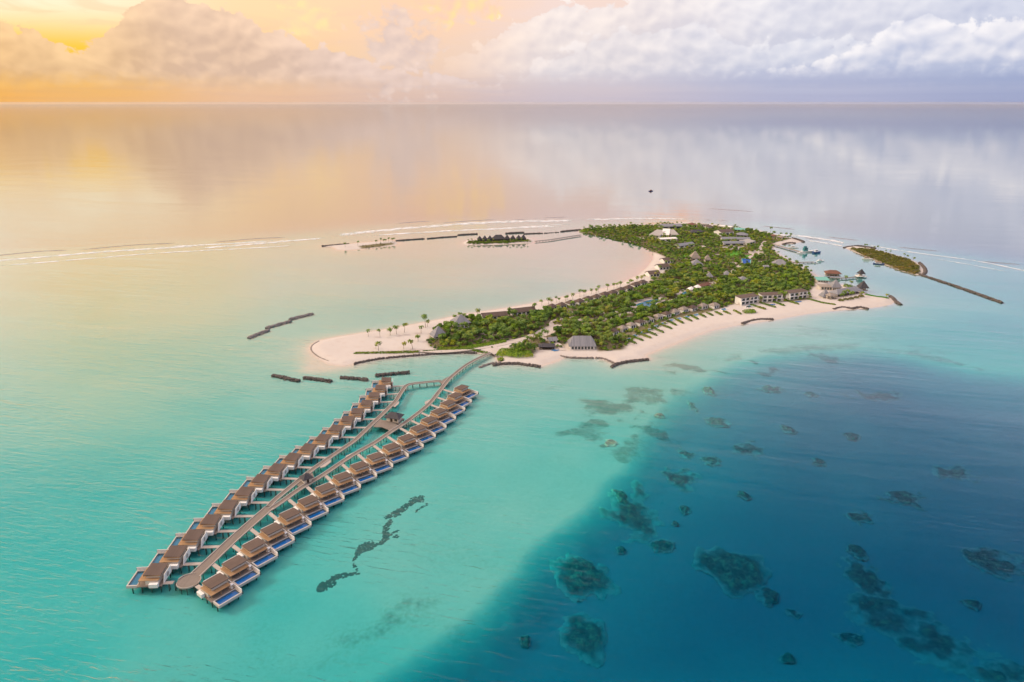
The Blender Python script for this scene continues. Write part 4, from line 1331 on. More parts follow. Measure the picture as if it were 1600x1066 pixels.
poolthing('large bright blue free-form pool in the middle of the island', [(991, 478.5), (997.5, 475), (1010, 470.8), (1027, 467), (1030.5, 470), (1022.5, 477.5), (1015, 481.5), (1003, 480)], rim=2.0)
poolthing('small turquoise pool right of the large pool', [(1065, 458.6), (1071, 456), (1077, 458.4), (1073.5, 462), (1067, 461.6)], rim=2.0)


# ------------------------------------------------------------------ houses
def frame(A, B, z=LAND):
    a, b_ = G(*A, z), G(*B, z)
    w = float(np.linalg.norm(b_ - a)); th = math.atan2(*(b_ - a)[::-1])
    return a, w, th


def openings(root, w, y, h0, h1, n, mat='glass', m=0.8, name='window', frac=0.66):
    st_ = (w - 2 * m) / n
    for i in range(n):
        x = m + st_ * (i + .5)
        MB().box(x - st_ * frac / 2, x + st_ * frac / 2, y - .07, y, h0, h1).build(name, mat, root)


def house(name, label, cat, A, B, depth, wall_h, roof_h, style='hip', roof='roof', wall='white', over=1.0, n=3, group=None, zb=LAND, ridge=None, open_front=False, storeys=1, keep=True):
    a, w, th = frame(A, B, zb)
    t = thing(name, label, cat, (a[0], a[1], zb), th, group)
    if open_front:
        for x in np.linspace(.4, w - .4, max(3, n + 1)):
            MB().box(x - .2, x + .2, .3, .7, 0, wall_h).build('post', wall, t)
        MB().box(0, w, depth * .55, depth, 0, wall_h).build('wall', wall, t)
        MB().box(-.4, w + .4, -.4, depth * .55 - .01, 0, .3).build('floor', 'deck', t)
    else:
        MB().box(0, w, 0, depth, 0, wall_h).build('wall', wall, t)
        sh = wall_h / storeys
        for s_ in range(storeys):
            openings(t, w, 0, s_ * sh + .5, s_ * sh + sh * .78, n)
        MB().box(w, w + .07, depth * .25, depth * .7, .4, sh * .8).build('window', 'glass', t)
    if style == 'hip':
        r_ = max(0.2, (w - depth) + over) if ridge is None else ridge
        MB().hip(-over, w + over, -over, depth + over, wall_h, roof_h, r_).build('roof', roof, t)
    elif style == 'pyramid':
        MB().hip(-over, w + over, -over, depth + over, wall_h, roof_h, .2).build('roof', roof, t)
    elif style == 'gable':
        MB().gable(-over, w + over, -over, depth + over, wall_h, roof_h).build('roof', roof, t)
        g = MB()
        g.hexa([(0, 0, wall_h), (.2, 0, wall_h), (.2, depth, wall_h), (0, depth, wall_h)], [(0, depth / 2 - .1, roof_h - .35), (.2, depth / 2 - .1, roof_h - .35), (.2, depth / 2 + .1, roof_h - .35), (0, depth / 2 + .1, roof_h - .35)])
        g.build('gable_wall', wall, t)
        g = MB()
        g.hexa([(w - .2, 0, wall_h), (w, 0, wall_h), (w, depth, wall_h), (w - .2, depth, wall_h)], [(w - .2, depth / 2 - .1, roof_h - .35), (w, depth / 2 - .1, roof_h - .35), (w, depth / 2 + .1, roof_h - .35), (w - .2, depth / 2 + .1, roof_h - .35)])
        g.build('gable_wall', wall, t)
    elif style == 'flat':
        MB().box(-over, w + over, -over, depth + over, wall_h, roof_h).build('roof', roof, t)
    elif style == 'shed':
        MB().hexa([(-over, -over, wall_h), (w + over, -over, wall_h), (w + over, depth + over, roof_h - .3), (-over, depth + over, roof_h - .3)], [(-over, -over, wall_h + .3), (w + over, -over, wall_h + .3), (w + over, depth + over, roof_h), (-over, depth + over, roof_h)]).build('roof', roof, t)
    if keep:
        ca, sa = math.cos(th), math.sin(th)
        m_ = min(w, depth) / 2
        for u in np.linspace(m_, w - m_, max(1, int(w / m_))) if w > depth else [w / 2]:
            for v in np.linspace(m_, depth - m_, max(1, int(depth / m_))) if depth > w else [depth / 2]:
                KEEP.append((a[0] + ca * u - sa * v, a[1] + sa * u + ca * v, m_ + 2.6))
        # view side stays open
        for u in np.linspace(0, w, max(2, int(w / 4))):
            KEEP.append((a[0] + ca * u + sa * 5.5, a[1] + sa * u - ca * 5.5, 5.0))
    return t


house('pyramid_pavilion', 'pale grey steep pyramid pavilion nearest the sand spit', 'pavilion', (679, 530), (698, 527), 11, 2.2, 11.5, 'pyramid', 'roof_grey', 'white', 1.2, 3)
house('pyramid_house', 'white two-storey house with a tall grey pyramid roof by the lagoon', 'house', (712, 514), (733, 511.5), 12, 5.5, 13.5, 'pyramid', 'roof_grey', 'white', 2.0, 3, storeys=2)
house('long_house', 'left of two long brown-roofed white houses on the lagoon beach', 'house', (755, 501), (792, 498), 9, 4.0, 7.4, 'gable', 'roof', 'white', 1.0, 5, 'long brown-roofed lagoon houses')
house('long_house', 'right of two long brown-roofed white houses on the lagoon beach', 'house', (801, 494), (836, 490), 9, 4.0, 7.4, 'gable', 'roof', 'white', 1.0, 5, 'long brown-roofed lagoon houses')
house('beach_restaurant', 'white beach restaurant with a large blue-grey hip roof right of the jetty', 'restaurant', (891, 546.5), (929, 546.5), 15, 3.8, 11.5, 'hip', 'roof_grey', 'white', 1.6, 7, ridge=17)
house('dive_centre', 'low dark-roofed open pavilion left of the beach restaurant', 'pavilion', (843, 546.5), (866, 546.5), 8, 3.0, 5.0, 'hip', 'roof_dark', 'dark', 1.0, 4, open_front=True)
house('garden_pavilion', 'small grey gabled hut behind the low dark pavilion', 'hut', (858, 537), (870, 536), 6, 2.8, 5.6, 'gable', 'roof_grey', 'cream', .7, 2)

# bungalows along the lagoon beach
BL = [(866, 484), (881, 481), (895, 478), (909, 475), (922, 471.5), (935, 468), (948, 464.5), (961, 461), (973, 457.5), (985, 453.5), (996, 449), (1007, 445)]
for i, (x, y) in enumerate(BL):
    house('beach_bungalow', f'{ORD[i] if i else "leftmost"} brown-roofed bungalow from the left along the lagoon beach', 'bungalow', (x - 4.6, y + 1.8 + .5 * (i % 2)), (x + 4.6, y - .5 + .5 * (i % 2)), 8, 3.8, 6.8, 'hip', 'roof', 'white', .6, 2, 'bungalows along the lagoon beach')
for i, (x, y, w) in enumerate([(1023, 432.5, 8), (1038, 421.5, 8), (1045, 411.5, 7)]):
    house('corner_villa', f'{["nearest", "middle", "farthest"][i]} of three larger brown-roofed villas at the bend of the lagoon beach', 'villa', (x - w, y + .7), (x + w, y - .8), 12, 4.0, 7.4, 'gable', 'roof', 'white', .9, 3, 'larger villas at the bend of the lagoon beach')
# bungalows along the south beach, each with a plunge pool and hedges
BS = [(962, 522.5), (976, 517.5), (989, 512.5), (1003, 508), (1017, 503.5), (1031, 499), (1044, 495), (1057, 491), (1071, 487.5), (1085, 485), (1101, 482), (1119, 481)]
for i, (x, y) in enumerate(BS):
    house('garden_bungalow', f'{ORD[i] if i else "leftmost"} thatched bungalow from the left above the front beach', 'bungalow', (x - 3.4, y + 2.2), (x + 4.6, y - .2), 7.5, 3.8, 6.4, 'hip', 'roof_thatch' if i % 3 else 'roof', 'white', .6, 2, 'thatched bungalows above the front beach')
PS = [(982, 531.5), (992, 525.5), (1003, 521), (1014, 516.5), (1026, 510.5), (1037, 506), (1049, 501.5), (1061, 499), (1074, 496), (1088, 493), (1131, 484.5), (1170, 480)]
for i, (x, y) in enumerate(PS):
    poolthing(f'{ORD[i] if i else "leftmost"} small blue plunge pool from the left above the front beach', [(x - 5, y - .4), (x + 1.5, y - 2.6), (x + 5, y - .6), (x - 1, y + 1.7)], 'tile_aqua', .7, 'white')['group'] = 'plunge pools above the front beach'
# two-storey blocks
for i, (A, B, d_) in enumerate([((1157, 477), (1184, 473), 13), ((1190, 472.3), (1222, 471), 13), ((1233, 469), (1261, 465.3), 13)]):
    t = house('villa_block', f'{["left", "middle", "right"][i]} white two-storey block with a red-brown roof above the front beach', 'building', A, B, d_ - 3, 8.4, 9.0, 'shed', 'roof', 'white', .8, 4, 'two-storey blocks above the front beach', storeys=2)
    a, w, th = frame(A, B)
    MB().box(-.3, w + .3, -1.9, -.08, 4.0, 4.35).build('balcony', 'white', t)
    for x in (-.25, w / 2, w - .05):
        MB().box(x, x + .3, -1.85, -.09, 0 if x != w / 2 else 4.36, 4.0 if x != w / 2 else 8.39).build('fin_wall', 'white', t)
    poolthing(f'blue pool before the {["left", "middle", "right"][i]} two-storey block', [((A[0] + B[0]) / 2 - 6, (A[1] + B[1]) / 2 + 4.6), ((A[0] + B[0]) / 2 + 5, (A[1] + B[1]) / 2 + 3.6), ((A[0] + B[0]) / 2 + 6, (A[1] + B[1]) / 2 + 5.2), ((A[0] + B[0]) / 2 - 5, (A[1] + B[1]) / 2 + 6.2)], 'tile', .6, 'white')['group'] = 'pools before the two-storey blocks'
# thatched roofs in the middle
for lab, A, B, dep, rh, rf in [('tallest pale conical thatched hut near the lagoon bend', (1080, 407), (1094, 407), 12, 13.5, 'roof_thatch'), ('low broad grey conical roof below the tallest thatched hut', (1081, 417), (1098, 417), 13, 10.0, 'roof_grey'), ('slim pale conical thatched hut right of the tallest one', (1102, 409.5), (1110, 409.5), 8, 10.5, 'roof_thatch'),
                               ('small grey domed hut among the middle trees', (1105, 436), (1113, 436), 7, 8.5, 'roof_grey'), ('second grey domed hut right of the small one', (1132, 432.5), (1141, 432.5), 8, 7.5, 'roof_grey'), ('low grey thatched roof sunk in the dense grove', (1156, 441.5), (1170, 440.5), 9, 7.0, 'roof_grey')]:
    house('thatched_hut', lab, 'hut', A, B, dep, 3.0, rh, 'pyramid', rf, 'cream', 1.4, 2)
house('oval_hall', 'broad grey-roofed hall beside the harbour beach', 'hall', (1209, 417), (1229, 418), 14, 3.6, 10, 'hip', 'roof_grey', 'white', 2.0, 4)
house('white_cottage', 'small white cottage left of the broad grey hall', 'cottage', (1193, 422), (1201, 422), 6, 5.0, 6.4, 'gable', 'roof_grey', 'white', .5, 2)
house('pool_bar', 'brown-roofed bar between the small pool and the thatched huts', 'bar', (1095, 452), (1112, 447.5), 8, 3.2, 5.6, 'hip', 'roof_red', 'cream', .9, 3, open_front=True)
for i, (x, y) in enumerate([(1080, 455), (1090, 452)]):
    t = thing('shade_canopy', f'white peaked shade canopy, {"left" if not i else "right"} of two by the small pool', 'canopy', (*G(x, y, LAND), LAND), .2, 'white peaked shade canopies')
    MB().hip(-4, 4, -4, 4, 3.0, 6.0, .1, .08).build('canopy', 'fabric', t)
    for px_, py_ in ((-3.7, -3.7), (3.7, -3.7), (3.7, 3.7), (-3.7, 3.7)):
        MB().cyl(px_, py_, .1, .1, 0, 2.92, 6).build('post', 'white', t)
# service quarter
for lab, A, B, dep, wh, rh, st_, rf, wl in [
    ('leftmost long pale service shed behind the palms', (1014, 371), (1030, 372.5), 44, 4.5, 7.0, 'shed', 'concrete', 'white'),
    ('middle long pale service shed with a bright roof', (1034, 371), (1045, 371.5), 44, 4.5, 8.0, 'shed', 'white', 'white'),
    ('rightmost long pale service shed', (1049, 371), (1060, 371), 40, 4.5, 7.0, 'shed', 'concrete', 'white'),
    ('dark blue-grey solar-roofed shed behind the pale sheds', (1034, 358.5), (1066, 357.5), 22, 5.0, 8.0, 'gable', 'solar', 'concrete'),
    ('long pale building below the service sheds', (1030, 378), (1058, 376.5), 8, 4.0, 5.2, 'shed', 'white', 'white'),
    ('long low grey-roofed quarters in the trees', (1061, 388), (1085, 384.5), 12, 3.5, 6.2, 'gable', 'solar', 'white'),
    ('dark shingled service house behind the round trees', (1081, 366.5), (1100, 365), 14, 3.5, 6.8, 'hip', 'roof_dark', 'dark'),
    ('red-roofed cream house on the far shore', (1078, 355.5), (1089, 355), 14, 4.5, 8.0, 'hip', 'roof_red', 'cream'),  # orange light on this house is put into its warm wall colour
    ('small white far house with a flat roof', (1096, 354.5), (1105, 354.5), 10, 4.0, 4.8, 'flat', 'concrete', 'white'),
    ('white house with a brown hip roof near the far shore', (1106, 358.5), (1115, 358), 14, 4.5, 7.0, 'hip', 'roof', 'white'),
    ('tallest white service house with a brown gable roof', (1127, 369.5), (1146, 367.5), 20, 6.5, 10.0, 'gable', 'roof', 'white'),
    ('dark-roofed house right of the tallest service house', (1150, 370.5), (1168, 371.5), 16, 4.0, 7.5, 'hip', 'solar', 'concrete'),
    ('teal-tinged roof on the far side of the service quarter', (1146, 362), (1163, 363), 18, 4.0, 6.5, 'hip', 'teal_roof', 'concrete'),
    ('long dark gabled barrack, upper of two', (1128, 377), (1172, 377.5), 12, 3.6, 6.4, 'gable', 'solar', 'white'),
    ('long dark gabled barrack, lower of two, beside the yard', (1131, 384), (1164, 383.5), 12, 3.6, 6.4, 'gable', 'solar', 'white'),
    ('grey-roofed house at the right end of the barracks', (1167, 384), (1180, 380.5), 14, 4.0, 6.0, 'shed', 'concrete', 'white'),
    ('pale flat-roofed block at the far shore of the service quarter', (1124, 357), (1142, 359), 10, 4.0, 4.9, 'flat', 'white', 'white'),
    ('small sand-coloured house on the harbour point', (1213, 373.5), (1222, 374.5), 9, 3.8, 6.0, 'hip', 'roof_thatch', 'cream'),
    ('small red-brown house at the end of the harbour point', (1204, 372), (1211, 372.5), 9, 3.8, 6.0, 'hip', 'roof_red', 'cream')]:
    house('service_building', lab, 'building', A, B, dep, wh, rh, st_, rf, wl, .6, 3)
# headland restaurant at the right end
for nm, lab, A, B, dep, wh, rh, st_, rf, of in [
    ('restaurant_wing', 'pale flat-roofed wing at the left of the headland restaurant', (1282, 453), (1301, 453.5), 14, 4.2, 5.4, 'hip', 'roof_thatch', False),
    ('restaurant_hall', 'long grey thatched hall of the headland restaurant', (1308, 464.5), (1346, 458), 12, 3.6, 8.0, 'hip', 'roof_grey', True),
    ('pyramid_pavilion', 'blue-grey pyramid roof in the middle of the headland restaurant', (1300, 454), (1314, 454), 11, 4.0, 13.0, 'pyramid', 'roof_grey', False),
    ('pyramid_pavilion', 'dark grey pyramid roof at the right end of the headland restaurant', (1344, 454.5), (1356, 454.5), 9, 3.6, 12.0, 'pyramid', 'roof_dark', True),
    ('pyramid_pavilion', 'grey pyramid tent at the beach side of the headland restaurant', (1286, 466), (1297, 465.5), 8, 1.6, 10.0, 'pyramid', 'roof_grey', False),
    ('restaurant_terrace', 'open cream terrace roof before the headland restaurant', (1297, 468), (1307, 466.5), 8, 4.0, 6.5, 'hip', 'roof_thatch', True),
    ('teal_shed', 'long low teal-roofed shed behind the headland restaurant', (1277, 441), (1295, 441.5), 12, 2.6, 4.2, 'shed', 'teal_roof', False)]:
    house(nm, lab, 'restaurant' if 'restaurant' in nm else ('shed' if 'shed' in nm else 'pavilion'), A, B, dep, wh, rh, st_, rf, 'cream', 1.0, 4, open_front=of)
# islet houses
for i, (x, w, rh, y) in enumerate([(750, 7, 8.5, 377), (758, 7, 9, 376.8), (766, 7, 9, 376.6), (793, 8, 9.5, 376.2), (802, 7, 9, 376), (811, 7, 9, 375.8), (818.5, 7, 9.5, 375.6)]):
    house('islet_hut', f'{ORD[i] if i else "leftmost"} dark pyramid-roofed hut from the left on the palm islet', 'hut', (x - w / 2, y), (x + w / 2, y - .2), 7, 2.8, rh, 'pyramid', 'roof_dark', 'dark', .6, 2, 'dark huts on the palm islet', zb=1.4)
house('islet_hall', 'long dark-roofed hall in the middle of the palm islet', 'hall', (770, 376.6), (789, 376.2), 12, 3.0, 9.5, 'hip', 'roof_dark', 'dark', .8, 3, zb=1.4)
KEEP = [k for k in KEEP if k is not None]

# ------------------------------------------------------------------ harbour
t = thing('footbridge', 'thin timber footbridge between the palm islet and the island', 'bridge', (0, 0, 0))
jetty(t, 'deck', [(836, 377), (860, 374.5), (885, 370.5), (908, 367)], 1.6, 1.9, True)
t = thing('harbour_jetty', 'pale green-edged jetty in the harbour with boats at its end', 'jetty', (0, 0, 0))
jetty(t, 'deck', [(1207, 381.5), (1227, 387), (1252, 394)], 2.2, 1.7, True)
t = thing('small_pier', 'thin pier off the harbour beach', 'pier', (0, 0, 0))
jetty(t, 'deck', [(1234, 410), (1252, 410), (1271, 409.5)], 1.1, 1.4, True)
t = thing('pavilion_jetty', 'jetty from the red-roofed water hall to the pyramid pavilion', 'jetty', (0, 0, 0))
jetty(t, 'deck', [(1297, 434), (1320, 434.5), (1338, 432.5)], 1.4, 1.7, True)
house('water_hall', 'red-brown roofed open hall on stilts in the harbour channel', 'hall', (1291, 431.5), (1313, 432.5), 11, 4.0, 7.5, 'hip', 'roof_red', 'cream', 1.4, 5, zb=1.7, open_front=True)
t = thing('water_pavilion', 'pyramid pavilion on a white deck at the end of the harbour channel jetty', 'pavilion', (*G(1345, 431, 1.7), 1.7))
MB().box(-6.5, 6.5, -5, 5, -.5, .1).build('deck', 'white', t)
MB().hip(-4.2, 4.2, -4.2, 4.2, 3.4, 9.5, .15).build('roof', 'roof_dark', t)
for x in (-3.6, 3.6):
    for y in (-3.6, 3.6):
        MB().box(x - .15, x + .15, y - .15, y + .15, .1, 3.15).build('post', 'tan', t)
MB().box(-2, 2, 0, 3.2, .1, 2.6).build('wall', 'cream', t)
pmb = MB()
for x in (-5.5, 0, 5.5):
    for y in (-4, 4):
        pmb.box(x - .25, x + .25, y - .25, y + .25, -3.6, -.5)
pmb.build('pile', 'pile', t, 'stuff')


def hull(mb, L, W, H, z0=-0.4, bow=0.35, stern=0.85):
    st_ = [(-L / 2, stern, 0), (-L / 4, 1, 0), (L * .12, 1, .0), (L * .33, .72, .10), (L / 2, .06, .28)]
    rings = []
    for x, k, up in st_:
        w = W / 2 * k
        rings.append([(x, -w, z0 + H + up * H), (x, -w * .72, z0 + .15 * H), (x, 0, z0), (x, w * .72, z0 + .15 * H), (x, w, z0 + H + up * H)])
    for a, b_ in zip(rings[:-1], rings[1:]):
        for i in range(4):
            mb.poly([a[i], a[i + 1], b_[i + 1], b_[i]])
        mb.poly([a[4], a[0], b_[0], b_[4]])
    mb.poly(rings[0]); mb.poly(rings[-1][::-1])
    return mb


def boat(label, px, py, ang, L, W, H, hullm, cabs, name='motor_boat', roofm='boat_white'):
    t = thing(name, label, 'boat', (*G(px, py, 0), 0), R(ang))
    hull(MB(), L, W, H).build('hull', hullm, t)
    for k, (x0, x1, w, z0, z1, m_) in enumerate(cabs):
        MB().hexa([(x0, -w / 2, z0), (x1, -w / 2, z0), (x1, w / 2, z0), (x0, w / 2, z0)], [(x0 + .2, -w * .44, z1), (x1 - .6, -w * .44, z1), (x1 - .6, w * .44, z1), (x0 + .2, w * .44, z1)]).build('cabin', m_, t)
        MB().box(x0 - .2, x1 - .2, -w * .5, w * .5, z1 + .005, z1 + .15).build('cabin_roof', roofm, t)
        if z1 - z0 > 1.2:
            for sgn in (-1, 1):
                MB().box(x0 + .7, x1 - 1.0, sgn * w * .49 - .04, sgn * w * .49 + .04, z0 + .55 * (z1 - z0), z0 + .85 * (z1 - z0)).build('window', 'glass', t)
    return t


boat('teal and white supply vessel at the end of the harbour jetty', 1262, 394, 8, 22, 6, 2.6, 'boat_white', [(-8, -1, 4.6, 2.2, 7.0, 'boat_teal'), (-7, -3, 3.2, 7.2, 9.5, 'boat_teal')], 'supply_vessel', 'boat_teal')
boat('dark navy-hulled workboat right of the supply vessel', 1276, 395.5, 12, 14, 5, 2.6, 'boat_blue', [(-4, 1.5, 3.4, 2.2, 5.0, 'boat_white')], 'workboat')
boat('small white launch beside the harbour jetty', 1252, 396.5, -10, 13, 3.8, 1.5, 'boat_white', [(-3, 2, 2.6, 1.1, 2.8, 'boat_white')])
boat('white launch moored behind the harbour jetty', 1240, 387.5, -14, 15, 3.8, 1.5, 'boat_white', [(-4, 2, 2.8, 1.1, 3.0, 'boat_white')])
boat('long white boat at the end of the thin pier', 1282, 408.5, 6, 12, 3.4, 1.7, 'boat_white', [(-3.5, 1.5, 2.4, 1.3, 3.0, 'boat_white')])
boat('small white motor boat below the long white boat', 1274, 411.5, -28, 8.5, 2.8, 1.2, 'boat_white', [(-1.5, 1.2, 1.8, .8, 2.0, 'boat_blue')])
boat('pale wooden boat moored at the scrub islet, upper of two', 1355, 405.5, -22, 14, 4, 1.9, 'boat_white', [(-4.5, 3, 3.2, 1.5, 3.6, 'cream')], 'wooden_boat', 'boat_wood')
boat('blue-striped wooden boat moored at the scrub islet, lower of two', 1373, 413, -22, 15, 4.2, 1.9, 'boat_blue', [(-5, 3.5, 3.4, 1.5, 3.6, 'boat_white')], 'wooden_boat', 'boat_wood')
boat('tiny dark boat alone on the open sea beyond the island', 1017, 299, 20, 13, 4, 2.0, 'boat_blue', [(-3, 2, 3, 1.6, 4.2, 'boat_wood')])
for i, (x, y) in enumerate([(865, 548), (868, 548.6), (871, 548.2)]):
    k_ = hull(MB(), 4.2, 1.0, .5, 0, .3, .5).build('kayak', 'kayak', None)
    k_.location = (*G(x, y, LAND), LAND + .25); k_.rotation_euler = (0, 0, .2 + .2 * i)
    tag(k_, f'{["left", "middle", "right"][i]} of three blue kayaks on the sand before the dark pavilion', 'kayak', 'blue kayaks on the sand')
# jetty pavilions
t = thing('jetty_pavilion', 'grey-roofed pavilion on the cross deck in the middle of the jetty', 'pavilion', (*G(609, 662, JZ), JZ), R(-18))
MB().box(-5.5, 6.5, 2.0, 11, -.5, -.02).build('deck', 'jetty', t)
MB().box(-4.2, 5.2, 3.2, 9.8, -.019, 3.4).build('wall', 'cream', t)
MB().box(-1.2, .6, 3.13, 3.2, 0, 2.4).build('door', 'dark', t)
MB().box(2.2, 4.4, 3.13, 3.2, .8, 2.4).build('window', 'glass', t)
MB().hip(-5.6, 6.6, 1.8, 11.2, 3.4, 6.4, 4.0).build('roof', 'roof_dark', t)
pmb = MB()
for x in (-5, .5, 6):
    for y in (2.6, 10.4):
        pmb.box(x - .2, x + .2, y - .2, y + .2, -5.0, -.5)
pmb.build('pile', 'pile', t, 'stuff')
t = thing('jetty_kiosk', 'small dark pyramid-roofed kiosk where the jetty decks join', 'kiosk', (*G(479, 752, JZ), JZ), R(40))
MB().box(-2.3, 2.3, -2.3, 2.3, 0, 3.0).build('wall', 'cream', t)
MB().box(-.7, .7, -2.37, -2.3, 0, 2.2).build('door', 'dark', t)
MB().box(-2.37, -2.3, -1.2, 1.2, .9, 2.3).build('window', 'glass', t)
MB().hip(-3.4, 3.4, -3.4, 3.4, 3.0, 5.6, .15).build('roof', 'roof_dark', t)
t = thing('moored_dinghy', 'small dark boat beside the middle jetty pavilion', 'boat', (*G(619, 664, 0), 0), R(30))
hull(MB(), 5, 1.9, .8).build('hull', 'boat_blue', t)
MB().box(-1.2, -.8, -.8, .8, .05, .42).build('seat', 'boat_wood', t)

# ------------------------------------------------------------------ trees
def quads_mesh(name, C_, N_, S_, mat, seed, aspect=1.0):
    rg = np.random.default_rng(seed)
    n = len(C_)
    N_ = N_ / (np.linalg.norm(N_, axis=1)[:, None] + 1e-9)
    ref = rg.normal(size=(n, 3))
    u = np.cross(N_, ref); u /= np.linalg.norm(u, axis=1)[:, None]
    v = np.cross(N_, u)
    a = u * S_[:, None]; b_ = v * S_[:, None] * aspect
    V = np.stack([C_ - a - b_, C_ + a - b_ * .6, C_ + a * .8 + b_, C_ - a * .7 + b_ * .9], 1).reshape(-1, 3)
    return V, np.arange(n * 4).reshape(n, 4)


def crown_arrays(seed, rad=3.6, high=3.2, base=3.2, n=300, leaf=(0.34, 0.72)):
    rg = np.random.default_rng(seed)
    lobes = [(np.array([0, 0, base + high * .55]), rad * .72)]
    for k in range(rg.integers(5, 8)):
        a = rg.random() * 6.283
        r_ = rad * rg.uniform(.35, .68)
        lobes.append((np.array([r_ * math.cos(a), r_ * math.sin(a), base + high * rg.uniform(.18, .85)]), rad * rg.uniform(.32, .52)))
    wts = np.array([l[1] ** 2 for l in lobes]); wts /= wts.sum()
    pick = rg.choice(len(lobes), n, p=wts)
    d = rg.normal(size=(n, 3)); d /= np.linalg.norm(d, axis=1)[:, None]
    d[:, 2] = np.where(d[:, 2] < -.35, -d[:, 2], d[:, 2])
    C_ = np.array([lobes[i][0] for i in pick]) + d * np.array([lobes[i][1] for i in pick])[:, None] * rg.uniform(.72, 1.08, (n, 1)) * np.array([1, 1, .82])
    N_ = d + rg.normal(0, .45, (n, 3))
    return quads_mesh('crown', C_, N_, rg.uniform(*leaf, n), None, seed)


def trunk_mesh(h, r0, lean, seed, k=6, limbs=True):
    rg = np.random.default_rng(seed)
    mb = MB()
    pts = [(lean * (i / 4) ** 1.7 * h, rg.normal(0, .05) * i, h * i / 4) for i in range(5)]
    for i in range(4):
        a, b_ = pts[i], pts[i + 1]
        ra, rb = r0 * (1 - .14 * i), r0 * (1 - .14 * (i + 1))
        mb.hexa([(a[0] + ra * math.cos(6.283 * j / k), a[1] + ra * math.sin(6.283 * j / k), a[2]) for j in range(k)], [(b_[0] + rb * math.cos(6.283 * j / k), b_[1] + rb * math.sin(6.283 * j / k), b_[2]) for j in range(k)])
    if limbs:
        for j in range(3):
            a = 2.1 * j + rg.random()
            mb.cyl(pts[2][0], pts[2][1], r0 * .5, r0 * .2, pts[2][2], h * 1.35, 5, 1.6 * math.cos(a), 1.6 * math.sin(a))
    me_ = bpy.data.meshes.new('trunk'); me_.from_pydata(mb.v, [], mb.f); me_.update()
    me_.materials.append(M['trunk'])
    return me_, pts[-1]


def palm_crown(top, seed, L=4.3, n=16):
    rg = np.random.default_rng(seed)
    V, F_ = [], []
    for k in range(n):
        a = 6.283 * k / n + rg.uniform(-.25, .25)
        up = rg.uniform(-.1, 1.05)
        l = L * rg.uniform(.8, 1.15)
        base_ = len(V)
        m_ = 6
        x = y = 0.0
        p = np.array([0., 0., 0.]); el = up
        for i in range(m_ + 1):
            w = .52 * (math.sin(math.pi * min(1, (i + .7) / (m_ + .9))) ** .7) + .04
            side = np.array([-math.sin(a), math.cos(a), 0])
            for s_ in (-1, 0, 1):
                V.append(np.array(top) + p + side * s_ * w + np.array([0, 0, -.35 * w * abs(s_)]))
            p = p + np.array([math.cos(a) * math.cos(el), math.sin(a) * math.cos(el), math.sin(el)]) * l / m_
            el -= .38 + .06 * i
        for i in range(m_):
            for s_ in (0, 1):
                if rg.random() < .12 and i > 1:
                    continue
                b0 = base_ + i * 3 + s_
                F_.append((b0, b0 + 1, b0 + 4, b0 + 3))
    me_ = from_arrays('crown', np.array(V), np.array(F_))
    me_.materials.append(M['leaf_palm'])
    PCROWN.append((np.array(V), np.array(F_)))
    return me_


TREES = []
PCROWN = []
for k in range(7):
    rad, high, base = [(3.4, 3.0, 2.6), (4.2, 3.6, 3.0), (3.0, 3.6, 3.2), (4.6, 3.2, 2.8), (2.6, 2.6, 2.2), (3.8, 4.2, 3.4), (3.3, 3.0, 2.4)][k]
    V, F_ = crown_arrays(500 + k, rad, high, base, int(150 + rad * rad * 15))
    cm_ = from_arrays('crown', V, F_); cm_.materials.append(M['leaf' if k < 5 else 'leaf_bright'])
    TREES.append((trunk_mesh(base + .6, .28, .03, k)[0], cm_, (V, F_), rad))
PALMS = []
for k in range(5):
    tm, tp = trunk_mesh([8.0, 9.2, 7.0, 8.6, 6.2][k], .20, [.05, .12, .10, .18, .06][k], 40 + k, limbs=False)
    PALMS.append((tm, palm_crown(tp, 70 + k)))

ZONES = [('by the pyramid pavilions near the sand spit', (705, 520)), ('behind the jetty landing left of the plaza', (770, 522)), ('between the plaza and the long lagoon houses', (815, 505)), ('around the low dark pavilion near the jetty', (815, 545)), ('behind the grey-roofed beach restaurant', (930, 520)), ('in the grove between the plaza and the large pool', (930, 495)), ('behind the lagoon beach bungalows', (950, 470)), ('around the large free-form pool', (1015, 465)), ('behind the thatched front-beach bungalows', (1030, 485)),
         ('between the small pool and the two-storey blocks', (1130, 465)), ('in the grove behind the two-storey blocks', (1215, 445)), ('around the corner villas at the lagoon bend', (1065, 425)), ('in the grove around the conical thatched huts', (1120, 415)), ('between court and harbour hall', (1185, 415)), ('on the far lagoon shore left of the service sheds', (970, 365)), ('among the service buildings', (1100, 375)), ('on the point by the harbour', (1215, 380)), ('behind the headland restaurant', (1275, 440)), ('below the service sheds by the lagoon bend', (1030, 385)), ('beside the barracks and the lawn', (1170, 390))]
ZC = np.array([G(*z[1], LAND) for z in ZONES])


def zone(x, y):
    """nearest landmark, and on which side of that stand the tree is"""
    i = int(np.argmin(np.hypot(ZC[:, 0] - x, ZC[:, 1] - y)))
    dx_, dy_ = x - ZC[i, 0], y - ZC[i, 1]
    if math.hypot(dx_, dy_) < 14:
        return ZONES[i][0] + ', centre'
    return ZONES[i][0] + ', ' + ('far ' if dy_ > 0 else 'near ') + ('right' if dx_ > 0 else 'left') 


kx = np.array([(a, b_, c) for a, b_, c in KEEP])


def blocked(x, y, pad=0.0):
    return bool(np.any(np.hypot(kx[:, 0] - x, kx[:, 1] - y) < kx[:, 2] + pad))


